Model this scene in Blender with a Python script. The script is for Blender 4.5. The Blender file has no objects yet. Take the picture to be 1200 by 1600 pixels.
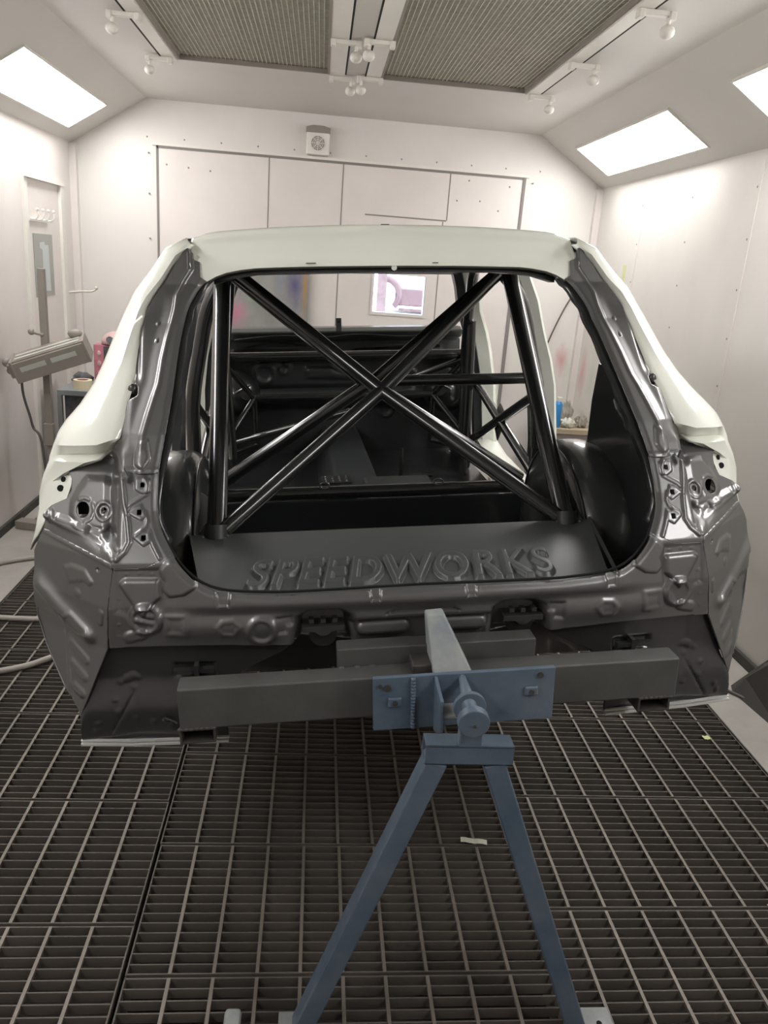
import bpy, bmesh, math, random
import numpy as np
from mathutils import Vector, Matrix, Euler
from mathutils.bvhtree import BVHTree

random.seed(7)
S = bpy.context.scene
COL = S.collection
PI = math.pi

# ------------------------------------------------------------ camera, world, exposure
cam_d = bpy.data.cameras.new('camera'); cam = bpy.data.objects.new('camera', cam_d); COL.objects.link(cam)
_r = Vector((0.99447205, -0.07582777, 0.0726326)); _u = Vector((-0.04580596, 0.30914495, 0.94991116)); _w = Vector((0.09448364, 0.94798711, -0.30396265))
cam.matrix_world = Matrix(((_r.x, _u.x, -_w.x, 0), (_r.y, _u.y, -_w.y, 0), (_r.z, _u.z, -_w.z, 1.75), (0, 0, 0, 1)))
cam_d.sensor_fit = 'VERTICAL'; cam_d.sensor_height = 36; cam_d.sensor_width = 27; cam_d.lens = 1215.1 / 1600 * 36
cam_d.clip_start = 0.02
S.camera = cam
S.view_settings.view_transform = 'Standard'; S.view_settings.look = 'None'
S.view_settings.gamma = 1; S.view_settings.use_curve_mapping = False
S.view_settings.exposure = 0.0
W = bpy.data.worlds.new('daylight'); S.world = W; W.use_nodes = True
W.node_tree.nodes['Background'].inputs[0].default_value = (0.75, 0.86, 1.0, 1)
W.node_tree.nodes['Background'].inputs[1].default_value = 5.0
LAMP = 18.5          # emission of the booth's ceiling light panels
S.cycles.max_bounces = 10
S.cycles.diffuse_bounces = 6

# ------------------------------------------------------------ materials
def mat(name, col, rough=0.5, metal=0.0, coat=0.0, coat_r=0.1, var=0.0, vscale=4.0, col2=None, bump=0.0, bscale=60.0, spec=0.5, rvar=0.0):
    m = bpy.data.materials.new(name); m.use_nodes = True
    nt = m.node_tree; b = nt.nodes['Principled BSDF']
    b.inputs['Roughness'].default_value = rough; b.inputs['Metallic'].default_value = metal
    b.inputs['Coat Weight'].default_value = coat; b.inputs['Coat Roughness'].default_value = coat_r
    b.inputs['Specular IOR Level'].default_value = spec
    tc = nt.nodes.new('ShaderNodeTexCoord')
    nz = nt.nodes.new('ShaderNodeTexNoise'); nz.inputs['Scale'].default_value = vscale; nz.inputs['Detail'].default_value = 6; nz.inputs['Roughness'].default_value = .6
    nt.links.new(tc.outputs['Object'], nz.inputs['Vector'])
    cr = nt.nodes.new('ShaderNodeValToRGB')
    c2 = col2 if col2 else tuple(max(0, c * (1 - var)) for c in col)
    cr.color_ramp.elements[0].position = .35; cr.color_ramp.elements[0].color = (*c2, 1)
    cr.color_ramp.elements[1].position = .65; cr.color_ramp.elements[1].color = (*col, 1)
    nt.links.new(nz.outputs['Fac'], cr.inputs['Fac']); nt.links.new(cr.outputs['Color'], b.inputs['Base Color'])
    if rvar:
        mr = nt.nodes.new('ShaderNodeMapRange'); mr.inputs['To Min'].default_value = rough - rvar; mr.inputs['To Max'].default_value = rough + rvar
        nt.links.new(nz.outputs['Fac'], mr.inputs['Value']); nt.links.new(mr.outputs[0], b.inputs['Roughness'])
    if bump:
        n2 = nt.nodes.new('ShaderNodeTexNoise'); n2.inputs['Scale'].default_value = bscale; n2.inputs['Detail'].default_value = 3
        nt.links.new(tc.outputs['Object'], n2.inputs['Vector'])
        bp = nt.nodes.new('ShaderNodeBump'); bp.inputs['Strength'].default_value = bump; bp.inputs['Distance'].default_value = .002
        nt.links.new(n2.outputs['Fac'], bp.inputs['Height']); nt.links.new(bp.outputs['Normal'], b.inputs['Normal'])
    return m

def stain(m, spots):
    """paint spatter and other colour blotches with a place of their own: spots = (centre, radii, colour, strength)"""
    nt = m.node_tree; b = nt.nodes['Principled BSDF']; src = b.inputs['Base Color'].links[0].from_socket
    geo = nt.nodes.new('ShaderNodeTexCoord')
    for c, r, colr, st in spots:
        mp = nt.nodes.new('ShaderNodeMapping'); mp.vector_type = 'TEXTURE'
        mp.inputs['Location'].default_value = c; mp.inputs['Scale'].default_value = r
        nt.links.new(geo.outputs['Object'], mp.inputs['Vector'])
        nzz = nt.nodes.new('ShaderNodeTexNoise'); nzz.inputs['Scale'].default_value = 1.6; nzz.inputs['Detail'].default_value = 4
        nt.links.new(mp.outputs[0], nzz.inputs['Vector'])
        ad = nt.nodes.new('ShaderNodeVectorMath'); ad.operation = 'LENGTH'; nt.links.new(mp.outputs[0], ad.inputs[0])
        s2 = nt.nodes.new('ShaderNodeMath'); s2.operation = 'ADD'; nt.links.new(ad.outputs['Value'], s2.inputs[0]); nt.links.new(nzz.outputs['Fac'], s2.inputs[1])
        mr = nt.nodes.new('ShaderNodeMapRange'); mr.inputs['From Min'].default_value = .55; mr.inputs['From Max'].default_value = 1.5
        mr.inputs['To Min'].default_value = st; mr.inputs['To Max'].default_value = 0; nt.links.new(s2.outputs[0], mr.inputs['Value'])
        mx = nt.nodes.new('ShaderNodeMix'); mx.data_type = 'RGBA'; nt.links.new(mr.outputs[0], mx.inputs['Factor'])
        nt.links.new(src, mx.inputs[6]); mx.inputs[7].default_value = (*colr, 1); src = mx.outputs[2]
    nt.links.new(src, b.inputs['Base Color'])

def emis(name, col, s):
    m = bpy.data.materials.new(name); m.use_nodes = True; b = m.node_tree.nodes['Principled BSDF']
    b.inputs['Base Color'].default_value = (*col, 1); b.inputs['Emission Color'].default_value = (*col, 1); b.inputs['Emission Strength'].default_value = s
    return m

M = {}
M['wall'] = mat('white_booth_wall_paint', (.72, .675, .645), .42, var=.07, vscale=1.6, bump=.15, bscale=25, rvar=.08)
M['ceil'] = mat('white_ceiling_paint', (.64, .615, .58), .5, var=.05, vscale=1.3)
M['wall_back'] = mat('white_back_wall_paint', (.72, .69, .655), .42, var=.08, vscale=1.3, bump=.15, bscale=25)
stain(M['wall_back'], [((2.02, 6.4, 1.08), (.07, .3, .16), (.50, .10, .12), .55), ((1.86, 6.4, 1.12), (.06, .3, .06), (.55, .15, .20), .4), ((1.93, 6.4, .88), (.09, .3, .07), (.52, .10, .18), .5), ((2.1, 6.4, 1.0), (.06, .3, .2), (.45, .60, .42), .35), ((1.75, 6.4, 1.1), (.2, .3, .2), (.62, .68, .52), .4)])
M['wall_right'] = mat('white_right_wall_paint', (.71, .68, .64), .42, var=.07, vscale=1.6, bump=.15, bscale=25)
stain(M['wall_right'], [((2.16, 6.25, 1.0), (.3, .10, .22), (.58, .16, .18), .5), ((2.16, 6.0, 1.0), (.3, .14, .25), (.42, .56, .40), .35), ((2.16, 5.75, .98), (.3, .12, .25), (.65, .38, .36), .3)])
M['door'] = mat('white_door_paint', (.71, .66, .625), .4, var=.08, vscale=2.2)
M['seam'] = mat('dark_rubber_seal', (.22, .20, .185), .7)
M['light'] = emis('light_diffuser_glow', (1.0, .985, .975), LAMP)
M['frame_w'] = mat('white_enamel_frame', (.74, .71, .66), .4, var=.05, vscale=5)
M['filter'] = mat('grey_filter_mat', (.30, .30, .27), .95, var=.25, vscale=3, bump=.8, bscale=300)
M['wire'] = mat('galvanised_wire', (.66, .64, .56), .5, metal=.3, var=.2, vscale=30)
M['concrete'] = mat('painted_concrete', (.40, .375, .34), .6, var=.2, vscale=3, bump=.2)
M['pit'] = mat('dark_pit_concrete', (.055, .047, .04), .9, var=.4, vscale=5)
M['grate'] = mat('grating_steel', (.25, .22, .19), .55, metal=.25, var=.30, vscale=3.0, bump=.4, bscale=80)
M['gratebar'] = mat('grating_flat_bar_steel', (.145, .125, .108), .7, metal=.1, var=.3, vscale=3.0)
M['white'] = mat('white_body_paint', (.89, .91, .82), .22, coat=1.0, coat_r=.04, var=.02, vscale=2)
M['graph'] = mat('graphite_sheet_metal_paint', (.150, .150, .147), .43, metal=.7, coat=.6, coat_r=.05, var=.04, vscale=3)
M['graph2'] = mat('graphite_valance_paint', (.032, .032, .032), .42, metal=.1, coat=.8, coat_r=.12, var=.1, vscale=4)
M['black'] = mat('black_gloss_interior_paint', (.020, .022, .022), .30, coat=.7, coat_r=.12, var=.2, vscale=5)
M['blackm'] = mat('black_satin_interior_paint', (.038, .042, .042), .42, coat=.5, coat_r=.22, var=.25, vscale=5)
M['cage'] = mat('black_cage_tube_paint', (.028, .029, .029), .26, metal=.4, coat=1.0, coat_r=.12, var=.1, vscale=8)
M['tub'] = mat('dark_wheel_tub_paint', (.055, .058, .056), .36, metal=.3, coat=.9, coat_r=.10, var=.1, vscale=5)
M['boot'] = mat('dark_grey_boot_floor_paint', (.066, .071, .069), .45, metal=.0, coat=.25, coat_r=.25, var=.12, vscale=3)
M['blue'] = mat('blue_grey_enamel', (.125, .160, .200), .5, var=.22, vscale=7, bump=.5, bscale=40, coat=.2, coat_r=.3, col2=(.070, .108, .155))
M['bluepale'] = mat('pale_grey_blue_enamel', (.36, .37, .34), .5, var=.3, vscale=9, bump=.5, bscale=40, col2=(.22, .25, .27))
M['beam'] = mat('grey_oversprayed_box_section', (.10, .10, .095), .55, metal=.2, var=.25, vscale=7, bump=.3)
M['dark'] = mat('dark_grey_steel', (.06, .055, .05), .6, var=.3, vscale=6)
M['bright'] = mat('bright_zinc_edge', (.66, .66, .64), .35, metal=.3)
M['hole'] = mat('black_open_hole', (.004, .004, .004), .9)
M['tape'] = mat('cream_masking_tape', (.78, .70, .48), .7, var=.05)
M['paper'] = mat('pale_masking_paper', (.70, .69, .60), .8, var=.1)
M['yellow'] = mat('yellow_green_tape', (.62, .66, .32), .7)
M['bottle'] = mat('blue_plastic', (.035, .25, .58), .35)
M['wood'] = mat('plywood_top', (.48, .39, .28), .6, var=.2, vscale=8)
M['rag'] = mat('grey_white_rag', (.50, .47, .41), .9, var=.4, vscale=20, bump=1, bscale=60)
M['taupe'] = mat('taupe_lamp_enamel', (.27, .24, .21), .5, var=.15)
M['reflector'] = mat('pale_reflector_metal', (.52, .53, .48), .35, metal=.3)
M['hose'] = mat('grey_rubber_hose', (.42, .39, .35), .6, var=.2)
M['cable'] = mat('dark_cable', (.10, .09, .08), .6)
M['pink'] = mat('pink_red_card', (.60, .22, .27), .6, var=.3, vscale=14)
M['pinkpale'] = mat('pale_pink_plastic', (.62, .42, .40), .5, var=.15, vscale=14)
M['junk'] = mat('dark_grey_plastic', (.11, .11, .115), .5, var=.5, vscale=25)
M['cart'] = mat('blue_grey_cart_steel', (.24, .26, .27), .45, var=.2)
M['film'] = mat('grey_green_window_film', (.27, .28, .25), .3, coat=.4, var=.05)
M['filmpale'] = mat('pale_blue_scraped_pane', (.48, .53, .54), .3, coat=.4, var=.08, vscale=8)
M['board'] = mat('grey_silver_sheet', (.30, .295, .28), .35, coat=.4, var=.25, vscale=6)
M['red'] = mat('washed_out_red_vehicle_paint', (.27, .17, .19), .4, coat=.3)  # daylight overexposure put into the colour as a pale, greyed red
M['brick'] = mat('pale_brick_red', (.42, .30, .31), .8, var=.3, vscale=12)
M['ground'] = mat('pale_yard_ground', (.85, .84, .82), .8, var=.05)

# ------------------------------------------------------------ builders
def link(name, bm, m=None, parent=None, smooth=False, label=None, cat=None, group=None, kind=None, bevel=0, ang=40):
    me = bpy.data.meshes.new(name); bm.normal_update(); bm.to_mesh(me); bm.free()
    if m: me.materials.append(m)
    o = bpy.data.objects.new(name, me); COL.objects.link(o)
    if parent: o.parent = parent
    if smooth:
        for p in me.polygons: p.use_smooth = True
        try: me.set_sharp_from_angle(angle=math.radians(ang))
        except Exception: pass
    if bevel:
        b = o.modifiers.new('bevel', 'BEVEL'); b.width = bevel; b.segments = 2; b.limit_method = 'ANGLE'; b.angle_limit = .6
        try: b.harden_normals = True
        except Exception: pass
    tag(o, label, cat, group, kind)
    return o

def islands(bm):
    seen = set(); out = []
    for v in bm.verts:
        if v in seen: continue
        st = [v]; comp = []; seen.add(v)
        while st:
            a = st.pop(); comp.append(a)
            for e in a.link_edges:
                b = e.other_vert(a)
                if b not in seen: seen.add(b); st.append(b)
        out.append(comp)
    return out
def split_link(name, bm, m, parent, lk=None, **k):
    """every loose piece becomes a part of its own"""
    res = []
    for comp in islands(bm):
        nb = bmesh.new(); mp = {v: nb.verts.new(v.co) for v in comp}; fs = set(f for v in comp for f in v.link_faces)
        for f in sorted(fs, key=lambda f: f.index): nb.faces.new([mp[v] for v in f.verts])
        res.append((lk or link)(name, nb, m, parent, **k))
    bm.free(); return res

def tag(o, label=None, cat=None, group=None, kind=None):
    if label: o['label'] = label
    if cat: o['category'] = cat
    if group: o['group'] = group
    if kind: o['kind'] = kind
    return o

def empty(name, loc, label=None, cat=None, group=None, rot=(0, 0, 0), parent=None):
    o = bpy.data.objects.new(name, None); COL.objects.link(o); o.location = loc; o.rotation_euler = rot
    o.empty_display_size = .1
    if parent: o.parent = parent
    return tag(o, label, cat, group)

def copy_tree(o, parent=None):
    c = o.copy(); COL.objects.link(c)
    if parent: c.parent = parent
    for ch in [x for x in bpy.data.objects if x.parent == o and x != c]:
        copy_tree(ch, c)
    return c

def B(): return bmesh.new()

def box(bm, x0, x1, y0, y1, z0, z1, mtx=None):
    vs = [bm.verts.new(Vector(p) if mtx is None else mtx @ Vector(p)) for p in
          ((x0, y0, z0), (x1, y0, z0), (x1, y1, z0), (x0, y1, z0), (x0, y0, z1), (x1, y0, z1), (x1, y1, z1), (x0, y1, z1))]
    for f in ((0, 3, 2, 1), (4, 5, 6, 7), (0, 1, 5, 4), (1, 2, 6, 5), (2, 3, 7, 6), (3, 0, 4, 7)):
        bm.faces.new([vs[i] for i in f])
    return vs

def hexa(bm, lo, hi):
    """closed solid between two matching loops"""
    a = [bm.verts.new(p) for p in lo]; b = [bm.verts.new(p) for p in hi]; n = len(a)
    bm.faces.new(a[::-1]); bm.faces.new(b)
    for i in range(n): bm.faces.new((a[i], a[(i + 1) % n], b[(i + 1) % n], b[i]))

def prism(bm, pts, axis, a, b):
    """polygon pts (2D) extruded along axis"""
    def P(p, t):
        return {'x': (t, p[0], p[1]), 'y': (p[0], t, p[1]), 'z': (p[0], p[1], t)}[axis]
    hexa(bm, [P(p, a) for p in pts], [P(p, b) for p in pts])

def tube(bm, pts, r, seg=14, cap=True, closed=False):
    pts = [Vector(p) for p in pts]; n = len(pts); rings = []
    rr = r if isinstance(r, (list, tuple)) else [r] * n
    t0 = (pts[1] - pts[0]).normalized(); up = Vector((0, 0, 1)) if abs(t0.z) < .9 else Vector((1, 0, 0))
    side = t0.cross(up).normalized()
    for i, p in enumerate(pts):
        t = (pts[min(i + 1, n - 1)] - pts[max(i - 1, 0)]).normalized()
        side = (side - t * side.dot(t)).normalized(); up2 = side.cross(t)
        rings.append([bm.verts.new(p + (side * math.cos(2 * PI * k / seg) + up2 * math.sin(2 * PI * k / seg)) * rr[i]) for k in range(seg)])
    for i in range(n - 1):
        for k in range(seg):
            bm.faces.new((rings[i][k], rings[i][(k + 1) % seg], rings[i + 1][(k + 1) % seg], rings[i + 1][k]))
    if cap:
        bm.faces.new(rings[0][::-1]); bm.faces.new(rings[-1])

def bend(pts, rad=.06, n=5):
    """round the corners of a polyline"""
    pts = [Vector(p) for p in pts]; out = [pts[0]]
    for i in range(1, len(pts) - 1):
        a = pts[i] + (pts[i - 1] - pts[i]).normalized() * min(rad, (pts[i - 1] - pts[i]).length * .45)
        b = pts[i] + (pts[i + 1] - pts[i]).normalized() * min(rad, (pts[i + 1] - pts[i]).length * .45)
        for k in range(n + 1):
            t = k / n; out.append(a * (1 - t) ** 2 + pts[i] * 2 * t * (1 - t) + b * t * t)
    out.append(pts[-1]); return out

def smoothline(pts, n=8):
    pts = [Vector(p) for p in pts]; P = [pts[0]] + pts + [pts[-1]]; out = []
    for i in range(1, len(P) - 2):
        for k in range(n):
            t = k / n; a, b, c, d = P[i - 1], P[i], P[i + 1], P[i + 2]
            out.append(.5 * ((2 * b) + (c - a) * t + (2 * a - 5 * b + 4 * c - d) * t * t + (3 * b - a - 3 * c + d) * t ** 3))
    out.append(pts[-1]); return out

def disc(bm, c, ax, r, h, seg=24, r2=None):
    c = Vector(c); ax = Vector(ax).normalized(); tube(bm, [c - ax * h / 2, c + ax * h / 2], [r, r if r2 is None else r2], seg)

def sphere(bm, c, r, sx=1, sy=1, sz=1, seg=16):
    bmesh.ops.create_uvsphere(bm, u_segments=seg, v_segments=max(6, seg // 2), radius=r, matrix=Matrix.Translation(c) @ Matrix.Diagonal((sx, sy, sz, 1)))

def loft(bm, rows, closed=False):
    V = [[bm.verts.new(p) for p in r] for r in rows]; n = len(V[0])
    for i in range(len(V) - 1):
        for k in range(n if closed else n - 1):
            bm.faces.new((V[i][k], V[i][(k + 1) % n], V[i + 1][(k + 1) % n], V[i + 1][k]))
    return V

def solid(o, t, off=0):
    m = o.modifiers.new('thickness', 'SOLIDIFY'); m.thickness = t; m.offset = off; return o

# ------------------------------------------------------------ room
XL, XR, YB, YF = -1.876, 2.158, 6.42, -1.9
ZW, ZC, XCL, XCR = 2.425, 2.765, -1.3216, 1.6225
GX0, GX1, GY0, GY1 = -1.52, 1.79, -1.35, 5.3        # floor opening filled by the gratings
T = .12
bm = B(); box(bm, XL - T, GX0, YF - T, YB + T, -.2, 0); box(bm, GX1, XR + T, YF - T, YB + T, -.2, 0)
box(bm, GX0, GX1, GY1, YB + T, -.2, 0); box(bm, GX0, GX1, YF - T, GY0, -.2, 0)
link('floor', bm, M['concrete'], kind='structure')
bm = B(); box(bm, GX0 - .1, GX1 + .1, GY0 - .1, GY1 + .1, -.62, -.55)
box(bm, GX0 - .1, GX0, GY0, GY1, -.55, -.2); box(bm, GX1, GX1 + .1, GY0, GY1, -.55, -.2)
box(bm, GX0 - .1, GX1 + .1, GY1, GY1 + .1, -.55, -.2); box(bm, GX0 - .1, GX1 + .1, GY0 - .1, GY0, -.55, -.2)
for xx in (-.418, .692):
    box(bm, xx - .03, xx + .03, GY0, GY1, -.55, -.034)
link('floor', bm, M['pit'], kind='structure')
bm = B()
for xx, s in ((GX0, 1), (GX1, -1)):
    box(bm, min(xx, xx + s * .006), max(xx, xx + s * .006), GY0, GY1, -.05, .002)
    box(bm, min(xx, xx + s * .03), max(xx, xx + s * .03), GY0, GY1, -.05, -.034)
link('trim_1', bm, M['dark'], kind='structure')

bm = B(); box(bm, XL - T, XL, YF - T, YB + T, 0, ZW + .03); link('wall_left', bm, M['wall'], kind='structure')
bm = B(); box(bm, XR, XR + T, YF - T, YB + T, 0, ZW + .03); link('wall_right', bm, M['wall_right'], kind='structure')
bm = B(); box(bm, XL, XR, YF - T, YF, 0, ZC + .1); link('wall_front', bm, M['wall'], kind='structure')
# back wall with the window opening of the door leaf
WX0, WX1, WZ0, WZ1 = .42, .832, 1.372, 1.668
def holed(bm, x0, x1, y0, y1, z0, z1, hx0=WX0, hx1=WX1, hz0=WZ0, hz1=WZ1):
    box(bm, x0, hx0, y0, y1, z0, z1); box(bm, hx1, x1, y0, y1, z0, z1)
    box(bm, hx0, hx1, y0, y1, z0, hz0); box(bm, hx0, hx1, y0, y1, hz1, z1)
bm = B(); holed(bm, XL, XR, YB, YB + T, 0, ZC + .1); link('wall_back', bm, M['wall_back'], kind='structure')
# ceiling: flat part with the two filter openings, and the slopes
G = [(-.8625, -.003), (.2912, 1.155)]; GYN, GYE = -.6, 5.066
bm = B()
box(bm, XCL, G[0][0], YF - T, YB, ZC, ZC + .1); box(bm, G[0][1], G[1][0], YF - T, YB, ZC, ZC + .1); box(bm, G[1][1], XCR, YF - T, YB, ZC, ZC + .1)
for g in G:
    box(bm, g[0], g[1], GYE, YB, ZC, ZC + .1); box(bm, g[0], g[1], YF - T, GYN, ZC, ZC + .1)
link('ceiling', bm, M['ceil'], kind='structure')
for nm, xa, xb in (('ceiling', XL, XCL), ('ceiling', XR, XCR)):
    bm = B(); q = [(xa, ZW), (xb, ZC), (xb, ZC + .1), (xa, ZW + .1)]
    if xa > 0: q = q[::-1]
    prism(bm, q, 'y', YF - T, YB); link(nm, bm, M['ceil'], kind='structure')
# corner posts, seams and skirting
bm = B()
for y in (0.6, 2.0, 4.03, 5.5):
    box(bm, XR - .004, XR, y - .004, y + .004, .02, ZW - .05)
for y in (1.4, 3.2, 4.6):
    box(bm, XL, XL + .003, y - .003, y + .003, .02, ZW - .05)
link('trim_2', bm, M['wall'], kind='structure')
bm = B(); box(bm, XL, XL + .02, YF, YB, 0, .05); link('baseboard_left', bm, M['dark'], kind='structure')
bm = B(); box(bm, XR - .02, XR, YF, YB, 0, .05); link('baseboard_right', bm, M['dark'], kind='structure')
bm = B(); box(bm, XL, XL + .05, YB - .05, YB, 0, ZW - .01); box(bm, XR - .05, XR, YB - .05, YB, 0, ZW - .01); link('trim_3', bm, M['wall'], kind='structure')

# the big double door in the back wall
DX0, DX1, DZ = -1.2514, 1.5361, 2.4495
door = link('door_1', (lambda b: (holed(b, DX0 + .012, DX1 - .012, YB - .012, YB, .02, DZ - .012), b)[1])(B()), M['door'], kind='structure')
bm = B()
box(bm, DX0 - .004, DX0 + .012, YB - .016, YB, 0, DZ + .006); box(bm, DX1 - .016, DX1 + .006, YB - .02, YB, 0, DZ + .006); box(bm, DX0, DX1, YB - .016, YB, DZ - .012, DZ + .006)
for x, z0, z1 in ((-.425, .02, DZ - .012), (.132, .02, DZ - .012), (.953, 2.1, DZ - .012), (.925, .02, 2.09), (1.545, .1, 1.8)):
    box(bm, x - .004, x + .004, YB - .0135, YB - .011, z0, z1)
box(bm, .315, .95, YB - .014, YB - .011, 2.092, 2.102)
link('door_seal', bm, M['seam'], door)
bm = B(); box(bm, DX0 - .03, DX1 + .03, YB - .022, YB, DZ + .006, DZ + .024); link('door_header', bm, M['frame_w'], door)
bm = B()
for k in range(12): sphere(bm, (DX0 - .07 + .27 * k, YB - .001, DZ + .06), .006, 1, .4, 1, 8)
for x, z in ((-1.18, 2.33), (-1.02, 2.32), (-.86, 2.31), (-1.31, 2.40), (-1.31, 2.12), (-1.31, 1.8), (1.6, 2.42), (1.02, 2.25), (1.2, 2.26), (1.42, 2.38), (1.1, 2.4), (1.35, 2.2)):
    sphere(bm, (x, YB - .012, z), .007, 1, .4, 1, 8)
link('rivet', bm, M['taupe'], door)
bm = B()
for y in (2.0, 2.9, 4.03, 4.75, 5.5):
    for k in range(9): sphere(bm, (XR - .001, y + .03, .25 + .25 * k), .006, .4, 1, 1, 8)
link('trim_4', bm, M['taupe'], kind='structure')
# window pane of the door leaf
win = link('window_1', (lambda b: (box(b, WX0 - .02, WX0, YB - .02, YB + .02, WZ0 - .02, WZ1 + .02), box(b, WX1, WX1 + .02, YB - .02, YB + .02, WZ0 - .02, WZ1 + .02),
     box(b, WX0, WX1, YB - .02, YB + .02, WZ0 - .02, WZ0), box(b, WX0, WX1, YB - .02, YB + .02, WZ1, WZ1 + .02), b)[-1])(B()), M['door'], kind='structure')
gl = bpy.data.materials.new('window_glass'); gl.use_nodes = True; nt = gl.node_tree; nt.nodes.clear()
o_ = nt.nodes.new('ShaderNodeOutputMaterial'); t_ = nt.nodes.new('ShaderNodeBsdfTransparent'); g_ = nt.nodes.new('ShaderNodeBsdfGlossy'); x_ = nt.nodes.new('ShaderNodeMixShader')
g_.inputs['Roughness'].default_value = .03; x_.inputs[0].default_value = .07; nz = nt.nodes.new('ShaderNodeTexNoise'); nz.inputs['Scale'].default_value = 3
mr = nt.nodes.new('ShaderNodeMapRange'); mr.inputs['To Min'].default_value = .92; mr.inputs['To Max'].default_value = 1.0; nt.links.new(nz.outputs['Fac'], mr.inputs[0]); nt.links.new(mr.outputs[0], t_.inputs[0])
nt.links.new(t_.outputs[0], x_.inputs[1]); nt.links.new(g_.outputs[0], x_.inputs[2]); nt.links.new(x_.outputs[0], o_.inputs[0])
bm = B(); box(bm, WX0, WX1, YB + .004, YB + .010, WZ0, WZ1); link('pane', bm, gl, win)
# outside: yard and the vehicle parked in it
bm = B(); box(bm, -8, 12, YB + T, YB + 22, -.1, 0); link('floor', bm, M['ground'], kind='structure')
car2 = empty('parked_vehicle', (1.5, 8.9, 1.22), 'washed out red vehicle on a white trailer in the bright yard outside the door window', 'vehicle')
bm = B(); box(bm, -.70, 1.9, -.35, .9, .11, .29); link('body', bm, M['red'], car2, bevel=.02)
bm = B(); box(bm, -.66, 1.9, -.36, -.34, .06, .085); link('side_moulding', bm, M['red'], car2)
bm = B(); prism(bm, [(-.30, .29), (.0, .62), (1.4, .62), (1.8, .29)], 'y', -.25, .8); link('cabin', bm, M['filmpale'], car2, bevel=.03)
bm = B(); tube(bm, [(-.82 + .155 * math.cos(math.radians(a)), -.36, .22 + .155 * math.sin(math.radians(a))) for a in range(-50, 120, 10)], .035, 10); link('fender', bm, M['red'], car2, True)
bm = B(); disc(bm, (-.82, -.33, .20), (0, 1, 0), .115, .10, 28); wh = link('wheel', bm, M['ground'], car2, True)
bm = B(); disc(bm, (-.82, -.39, .20), (0, 1, 0), .012, .03, 12); link('wheel_hub', bm, M['dark'], wh, True)
bm = B(); disc(bm, (1.2, -.33, .13), (0, 1, 0), .13, .12, 28); link('wheel', bm, M['dark'], car2, True)
tl = empty('trailer', (1.5, 8.9, 0), 'white trailer deck under the red vehicle outside the door window', 'trailer')
bm = B(); box(bm, -1.3, 2.2, -.45, 1.0, 1.10, 1.22); link('deck', bm, M['ground'], tl, bevel=.01)
for x in (-1.1, 2.0):
    for y in (-.4, .9):
        bm = B(); box(bm, x - .05, x + .05, y - .05, y + .05, 0, 1.10); link('leg', bm, M['ground'], tl)
pw = empty('yard_post', (.62, 8.2, 0), 'pale brick red post in the yard, left side of the view through the door window', 'post')
bm = B(); box(bm, -.045, .045, -.045, .045, 0, 1.72)
link('shaft', bm, M['brick'], pw, bevel=.005)

# left wall door
ld = link('door_2', (lambda b: (box(b, XL, XL + .010, 5.41, 6.05, .02, 2.10), b)[1])(B()), M['door'], kind='structure')
bm = B(); box(bm, XL, XL + .03, 6.05, 6.12, 0, 2.10); box(bm, XL, XL + .022, 5.36, 5.41, 0, 2.10); box(bm, XL, XL + .035, 5.36, 6.12, 2.10, 2.135); link('door_frame', bm, M['frame_w'], ld)
bm = B(); box(bm, XL + .010, XL + .014, 5.49, 5.86, 1.367, 1.77); pn = link('window_pane', bm, M['film'], ld)
bm = B(); prism(bm, [(5.60, 1.715), (5.69, 1.72), (5.70, 1.70), (5.77, 1.70), (5.78, 1.40), (5.64, 1.405), (5.645, 1.67), (5.60, 1.68)], 'x', XL + .014, XL + .0155); link('scraped_patch', bm, M['filmpale'], pn)
rack = empty('coat_hook_rail', (XL + .010, 5.6, 1.88), 'white rail of four coat hooks high on the narrow left wall door', 'hook rail')
bm = B(); box(bm, 0, .012, -.19, .18, -.035, -.01); link('rail', bm, M['frame_w'], rack)
for k in range(4):
    bm = B(); y = -.16 + .105 * k; tube(bm, smoothline([(.006, y, -.02), (.04, y, -.025), (.06, y, .0), (.055, y, .03)], 4), .005, 8); sphere(bm, (.055, y, .035), .011, seg=8)
    link('hook', bm, M['frame_w'], rack, True)
# wall hook in the back left corner
bm = B(); tube(bm, smoothline([(XL + .01, 6.15, 1.375), (XL + .10, 6.2, 1.385), (XL + .17, 6.22, 1.39), (XL + .2, 6.23, 1.41)], 5), .008, 8); sphere(bm, (XL + .2, 6.23, 1.415), .014, seg=8); disc(bm, (XL + .004, 6.15, 1.375), (1, 0, 0), .02, .008)
link('wall_hook', bm, M['wire'], None, True, 'thin metal hook sticking out of the white wall in the left back corner', 'hook')

# ------------------------------------------------------------ ceiling lights
ang = math.atan2(ZC - ZW, XCL - XL)
def light(side, y0, y1, label):
    cx, cz = (-1.648, 2.5648) if side < 0 else (1.938, 2.5640)
    r = empty('ceiling_light', (cx, (y0 + y1) / 2, cz), label, 'ceiling light', 'flush light panels in the sloping ceiling', rot=(0, -ang if side < 0 else ang, 0))
    L = y1 - y0; w = .15
    bm = B(); box(bm, -w, w, -L / 2, L / 2, -.006, .004); link('diffuser', bm, M['light'], r)
    bm = B()
    for a in ((-w - .012, -w, -L / 2 - .012, L / 2 + .012), (w, w + .012, -L / 2 - .012, L / 2 + .012), (-w, w, -L / 2 - .012, -L / 2), (-w, w, L / 2, L / 2 + .012)):
        box(bm, a[0], a[1], a[2], a[3], -.008, .004)
    link('frame', bm, M['frame_w'], r)
light(-1, 4.50, 6.05, 'bright rectangular light panel on the left sloping ceiling')
light(1, 4.50, 6.05, 'whole bright light panel on the right sloping ceiling, nearest the back wall')
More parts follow.
